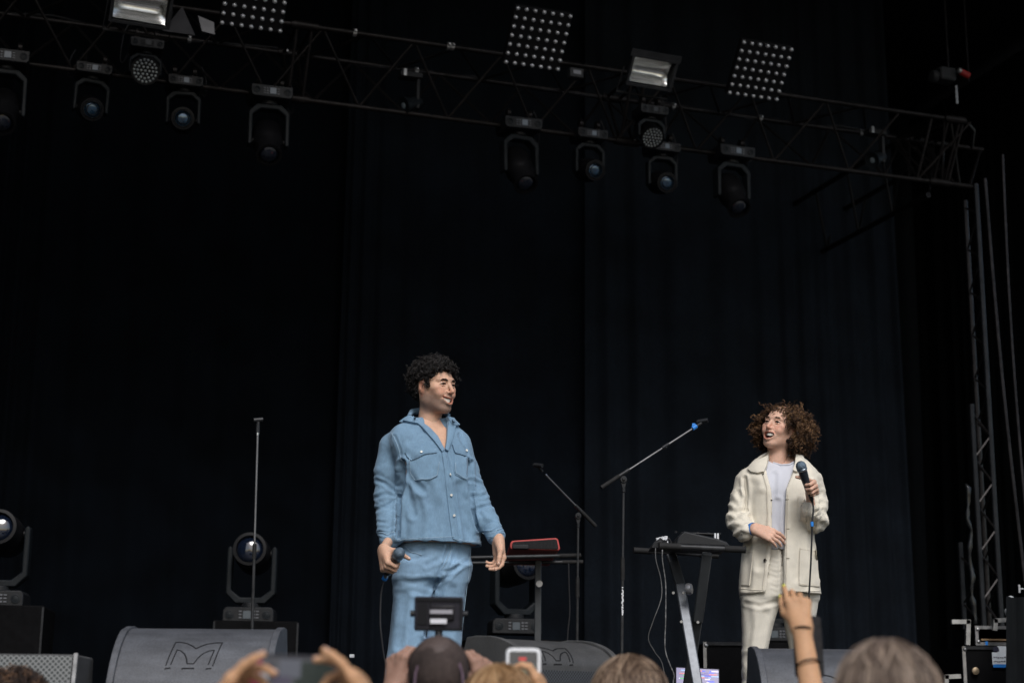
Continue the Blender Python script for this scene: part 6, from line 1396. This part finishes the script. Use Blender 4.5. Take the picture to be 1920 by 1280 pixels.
h_lbr = hairset('light_brown', (.085,.052,.034), (.20,.135,.090), (.37,.265,.180)); h_dbr = hairset('dark_curly', (.018,.011,.008), (.045,.026,.018), (.16,.085,.045))
ctop = lambda n, c: pm('top_'+n, c, .85, noise=[(15, .15)], bump=[(300, .2)])
# man with shaved head filming
Yb = 4.15
aL = (P(700, 1440, 4.15), P(737, 1290, 4.42), dict(d=V3(.10, .12, 1), n=V3(.75, .75, -.1), curls=[(38, 45, 30), (45, 50, 30), (52, 52, 30), (58, 52, 30)], thumb=((.6, .3, .6), (.9, .1, .4), (.95, -.1, .3)), t=V3(.4, -1, 0), sleeve=True))
aR = (P(945, 1440, 4.15), P(909, 1298, 4.42), dict(d=V3(-.12, .12, 1), n=V3(-.75, .75, -.1), curls=[(38, 45, 30), (45, 50, 30), (52, 52, 30), (58, 52, 30)], thumb=((.6, .3, .6), (.9, .1, .4), (.95, -.1, .3)), t=V3(-.4, -1, 0), sleeve=True))
bm, R, hc, hands, (hv, hf) = crowd('man with a close shaved head filming the stage with a camera raised to his face', 824, 1186, Yb, skinC, ctop('dark', (.02,.02,.024)), yaw=math.pi+.03, arms=(aR, aL), pitch=-.30)
# the shaved hair: a thin layer over the scalp
N = vnormals(hv, hf); lv = xf(hv-hc, R.transposed(), (0, 0, 0)); ok = (lv[:, 2] > .004+.06*np.clip(-lv[:, 1]/.05, 0, 1.2)) & (lv[:, 1] > -.075) & ((np.abs(lv[:, 0]) < .0735) | (lv[:, 2] > .035)) ; ff = hf[ok[hf].all(1)]; used = np.unique(ff); rm = -np.ones(len(hv), int); rm[used] = np.arange(len(used))
cu = lv[ff].mean(1); thin = (np.hypot(cu[:, 0]-.012, cu[:, 1]-.03)+.018*vnoise(cu*45, 8) < .040) & (cu[:, 2] > .05)
mkobj('shaved_hair', loc((hv+N*.0022)[used], bm), rm[ff].tolist(), [pm('shaved_stubble', (.050,.037,.033), .75, noise=[(9, .5), (60, .25), (320, .45)], bump=[(380, .7)]), pm('thinning_crown', (.072,.051,.044), .6, noise=[(60, .25), (320, .4)], bump=[(380, .4)])], bm, thin.astype(int), sharp=0)
mb = MB()
for s in (-1, 1): mb.mark(); mb.tube([P(823+s*38, 1243, Yb-.09), P(823+s*44, 1262, Yb-.11), P(823+s*47, 1300, Yb-.13)], .0028, 6)
mb.build_each('lanyard', pm('lilac_lanyard', (.10,.06,.085), .6, noise=[(80, .5)]), bm)
cq = P(823, 1150, 4.6); cm = thing('video_camera', 'black camera rig with a flip up monitor held above the shaved head', 'camera', P(823, 1240, 4.5)); k = mpp(4.6)
X_, Z_ = V3(1,0,0), unit(V3(0, -.12, 1)); Yn = unit(np.cross(Z_, X_))
mb = MB(); mb.box(cq, (90*k, .026, 62*k), (X_, Yn, Z_)); mon = mb.build('monitor', pm('monitor_plastic', (.026,.025,.032), .45, noise=[(60, .2)]), cm, bevel=.006)
mb = MB(); f0 = -Yn*.0145; W_, H_ = 90*k, 62*k
for a, s in ((Z_*(H_/2-.007), (W_*.92, .005, .009)), (-Z_*(H_/2-.006), (W_*.92, .005, .007)), (X_*(W_/2-.006), (.007, .005, H_*.86)), (-X_*(W_*.17), (.006, .005, H_*.75)), (-X_*(W_*.33)+Z_*.0, (W_*.2, .004, H_*.62))): mb.box(cq+f0+a, s, (X_, Yn, Z_))
mb.build('rear_ribs', pm('monitor_trim', (.012,.012,.014), .5), mon)
mb = MB(); mb.box(cq+f0+X_*W_*.07+Z_*H_*.04, (W_*.50, .012, H_*.44), (X_, Yn, Z_)); bt = mb.build('battery_plate', pm('battery_dark', (.016,.015,.017), .4), mon, bevel=.004)
mb = MB(); mb.box(cq+f0*1.55+X_*W_*.055+Z_*H_*.075, (W_*.46, .006, H_*.115), (X_, Yn, Z_)); mb.build('pale_strip', pm('pale_grey_strip', (.34,.33,.36), .4), bt)
mb = MB(); mb.box(cq+f0*1.55-X_*W_*.0+Z_*H_*(-.20), (W_*.335, .006, H_*.135), (X_, Yn, Z_)); mb.build('label_sticker', pm('white_sticker', (.68,.68,.72), .5), bt)
mb = MB(); mb.mark(); mb.cyl(cq-X_*W_*.5, cq-X_*(W_*.5+.012), .009, n=12); mb.mark(); mb.cyl(cq+X_*W_*.5, cq+X_*(W_*.5+.012), .009, n=12); mb.build_each('side_knob', blk, mon)
mb = MB(); b0 = P(823, 1235, 4.55); mb.cyl(cq-Z_*H_*.5, b0, .011, n=12); mb.build('monitor_arm', blk, cm)
mb = MB(); b1 = P(823, 1252, 4.5); mb.box(b1, (.15, .09, .10)); mb.cyl(b1, b1+V3(0, .22, .02), .042, n=20); mb.build('camera_body', blk, cm, bevel=.008)
for sx, orng in ((-1, True), (1, False)):
    g = P(823+sx*62, 1250, 4.50 if orng else 4.52); mb = MB(); mb.cyl(g-SZ*.05, g+SZ*.018, .016, n=14); gr = mb.build('side_handle', pm('orange_grip', (.55,.10,.02), .5) if orng else blk, cm, bevel=.002)
    mb = MB(); mb.sphere(g+SZ*.022-V3(0,.004,0), .019, 12); mb.cyl(g, b1+X_*sx*.07, .009, n=8); mb.build('handle_top', blk, gr)
# woman with the white phone
Yp = 3.75; ph = P(981, 1263, 3.95); k = mpp(3.95)
wR = P(1022, 1330, 3.93); aR = (P(1040, 1500, 3.8), wR, dict(d=V3(-.22, .05, 1), n=V3(-.9, .25, .1), curls=[(20, 40, 30), (24, 42, 30), (28, 44, 30), (30, 44, 30)], t=V3(0, -1, .0), thumb=((.5, .5, .3), (.75, .2, .3), (.9, 0, .2)), sc=.86))
crowd('golden blonde spectator holding up a white phone', 938, 1250, Yp, skinD, ctop('rust', (.20,.07,.03)), yaw=math.pi-.1, hair=h_gold, arms=(None, aR) if 0 else (aR, None))
def phone(name, lab, c, X, Z, w_, h_, case, screen, bits=()):
    X = unit(X); Z = unit(Z-X*(Z@X)); N_ = np.cross(X, Z); t = thing(name, lab, 'phone', c); rd = lambda w, h, r: rnd([(-w/2, -h/2), (w/2, -h/2), (w/2, h/2), (-w/2, h/2)], r, 7)
    mb = MB(); mb.prism(rd(w_, h_, .014), c, X, Z, N_, .010); bd = mb.build('case', case, t, bevel=.002)
    if screen is not None:
        nn = N_ if N_@(CAM-c) > 0 else -N_
        mb = MB(); mb.prism(rd(w_-.014, h_-.016, .007), c+nn*.0052, X, Z, N_, .0012); sc_ = mb.build('screen', screen, bd)
        for i, (u0, v0, u1, v1, m_) in enumerate(bits):
            mb = MB(); mb.box(c+nn*(.0064+.0005*i)+X*((u0+u1)/2-.5)*(w_-.016)+Z*((v0+v1)/2-.5)*(h_-.018), ((u1-u0)*(w_-.016), (v1-v0)*(h_-.018), .0008), (X, Z, N_)); mb.build('screen_area', m_, sc_)
    return t
scr_d = pm('phone_screen_dark', (.02,.02,.022), .12, emit=((.035,.032,.03), 1.), coat=.6)
lit = lambda n, c, e=1.: pm('lit_'+n, c, .3, emit=(c, e))
phone('smartphone', 'phone in a white case held upright, its dark screen filming the stage', P(981, 1280, 3.95), V3(1, 0, .0), V3(.02, .08, 1), 63*k, 126*k, whitep, scr_d, ((.34, .865, .60, .905, lit('red_counter', (.30,.02,.018))), (.05, .45, .95, .80, lit('dim_stage', (.045,.055,.05))), (.35, .55, .62, .76, lit('pale_figure', (.10,.12,.09)))))
crowd('light brown haired spectator seen from behind between the wedge speakers', 1178, 1232, 4.25, skinD, ctop('grey', (.12,.12,.13)), yaw=math.pi+.15, hair=h_lbr, hthick=.020)
crowd('ash blonde spectator closest to us at the lower right, out of focus', 1662, 1206, 3.0, skinD, ctop('black', (.02,.02,.02)), yaw=math.pi-.2, hair=h_ash, hthick=.018)
crowd('spectator with dark curly hair peeping in at the bottom left corner', 30, 1258, 4.6, skinD, ctop('green', (.05,.07,.05)), yaw=math.pi, hair=h_dbr, hlen=.05, hthick=.024, curly=True)
# woman with the raised arm
Yr = 4.2; w_ = P(1503, 1176, Yr); e_ = P(1541, 1420, Yr-.12)
yel = pm('yellow_nail_polish', (.78,.78,.02), .3, coat=.6)
aR = (e_, w_, dict(d=V3(-.06, .30, 1), n=V3(.1, 1, -.25), curls=[(18, 16, 10), (34, 26, 14), (40, 28, 14), (48, 30, 14)], t=V3(-1, 0, 0), thumb=((.72, .42, .25), (.97, .10, .2), (.98, -.08, .15)), sc=.84, spread=.03, nail=yel, wr=.0255))
e2 = P(1505, 1430, Yr+.02); w2 = P(1512, 1335, Yr+.12)
aL = (e2, w2, dict(d=V3(.02, .1, 1), n=V3(.1, 1, 0), curls=[(20, 30, 20)]*4, t=V3(1, 0, 0), sc=.85, thumb=((.6, .5, .4), (.9, .2, .3), (.95, 0, .2))))
ra, *_ = crowd('spectator raising a bare right arm with yellow nails and thin black bands', 1585, 1300, Yr, skinD, ctop('navy', (.03,.035,.06)), yaw=math.pi+.1, hair=h_lbr, arms=(aR, None))
def band(c, ax, r, parent):
    x, y, d = frame_of(ax); a = np.linspace(0, 2*math.pi, 33); mb = MB(); mb.tube([c+r*(x*math.cos(q)+y*.92*math.sin(q)) for q in a], .0026, 6); mb.build('wrist_band', pm('black_hair_tie', (.012,.011,.011), .8), parent)
fa = unit(w_-e_); band(w_-fa*.008, fa+V3(.1, 0, 0), .0262, ra); band(w_-fa*.102, fa+V3(-.15, .1, .1), .0330, ra)
q = P(1515, 1212, Yr+.16); phone('smartphone', 'black phone in a dark flip case held up behind the raised bare arm', q, V3(1, .1, .02), V3(-.02, .05, 1), 54*mpp(Yr+.16), 112*mpp(Yr+.16), pm('black_flip_case', (.016,.015,.016), .5, noise=[(30, .3)], bump=[(90, .4)]), None)
w3 = P(1545, 1372, Yr+.12); e3 = P(1590, 1480, Yr+.3); aL3 = (e3, w3, dict(d=V3(-.25, .05, 1), n=V3(-.6, .8, 0), curls=[(25, 45, 30)]*4, t=V3(-.3, -1, 0), sc=.85))
crowd('spectator hidden below the picture edge who holds up a black phone', 1560, 1330, Yr+.62, skinD, ctop('olive', (.06,.06,.04)), yaw=math.pi, hair=h_dbr, arms=(aL3, None))
# hands framing a phone at lower left
Yh = 2.9; kh = mpp(Yh)
wl, wrr = P(383, 1352, Yh-.02), P(712, 1352, Yh-.02)
cu = [(10, 16, 8), (30, 34, 22), (44, 40, 26), (52, 44, 26)]
aLh = (P(330, 1560, Yh-.12), wl, dict(d=V3(.52, .02, .86), n=V3(.86, .1, -.5), curls=cu, t=V3(0, -1, 0), sc=.98, thumb=((.5, .5, .5), (.75, .2, .5), (.85, 0, .4)), sleeve=True))
aRh = (P(770, 1560, Yh-.12), wrr, dict(d=V3(-.50, .02, .86), n=V3(-.86, .1, -.5), curls=[(8, 14, 8), (20, 26, 18), (44, 40, 26), (52, 44, 26)], t=V3(0, -1, 0), sc=.98, thumb=((.5, .5, .5), (.75, .2, .5), (.85, 0, .4)), sleeve=True))
crowd('spectator below the picture edge framing a phone between two raised hands', 545, 1350, Yh-.45, skinD, ctop('white', (.5,.5,.5)), yaw=math.pi, hair=h_dbr, arms=(aRh, aLh))
phone('smartphone', 'blurred phone with a magenta edge held sideways between two hands', P(546, 1268, Yh+.02), V3(1, .02, -.03), V3(.03, .1, 1), 165*kh, 80*kh, pm('dark_phone_case', (.03,.03,.035), .4), pm('phone_screen_grey', (.05,.05,.055), .15, emit=((.008,.0085,.01), 1.), coat=.5),
      ((0, 0, .13, 1, lit('magenta_edge', (.10,.0,.03))), (.55, .2, 1, .95, lit('grey_green', (.010,.013,.0115))), (.35, .45, .62, 1., lit('pale_grey', (.04,.042,.05))), (.28, .1, .5, .5, lit('violet_grey', (.03,.027,.038))), (.12, .25, .22, .6, lit('white_dot', (.16,.165,.175)))))
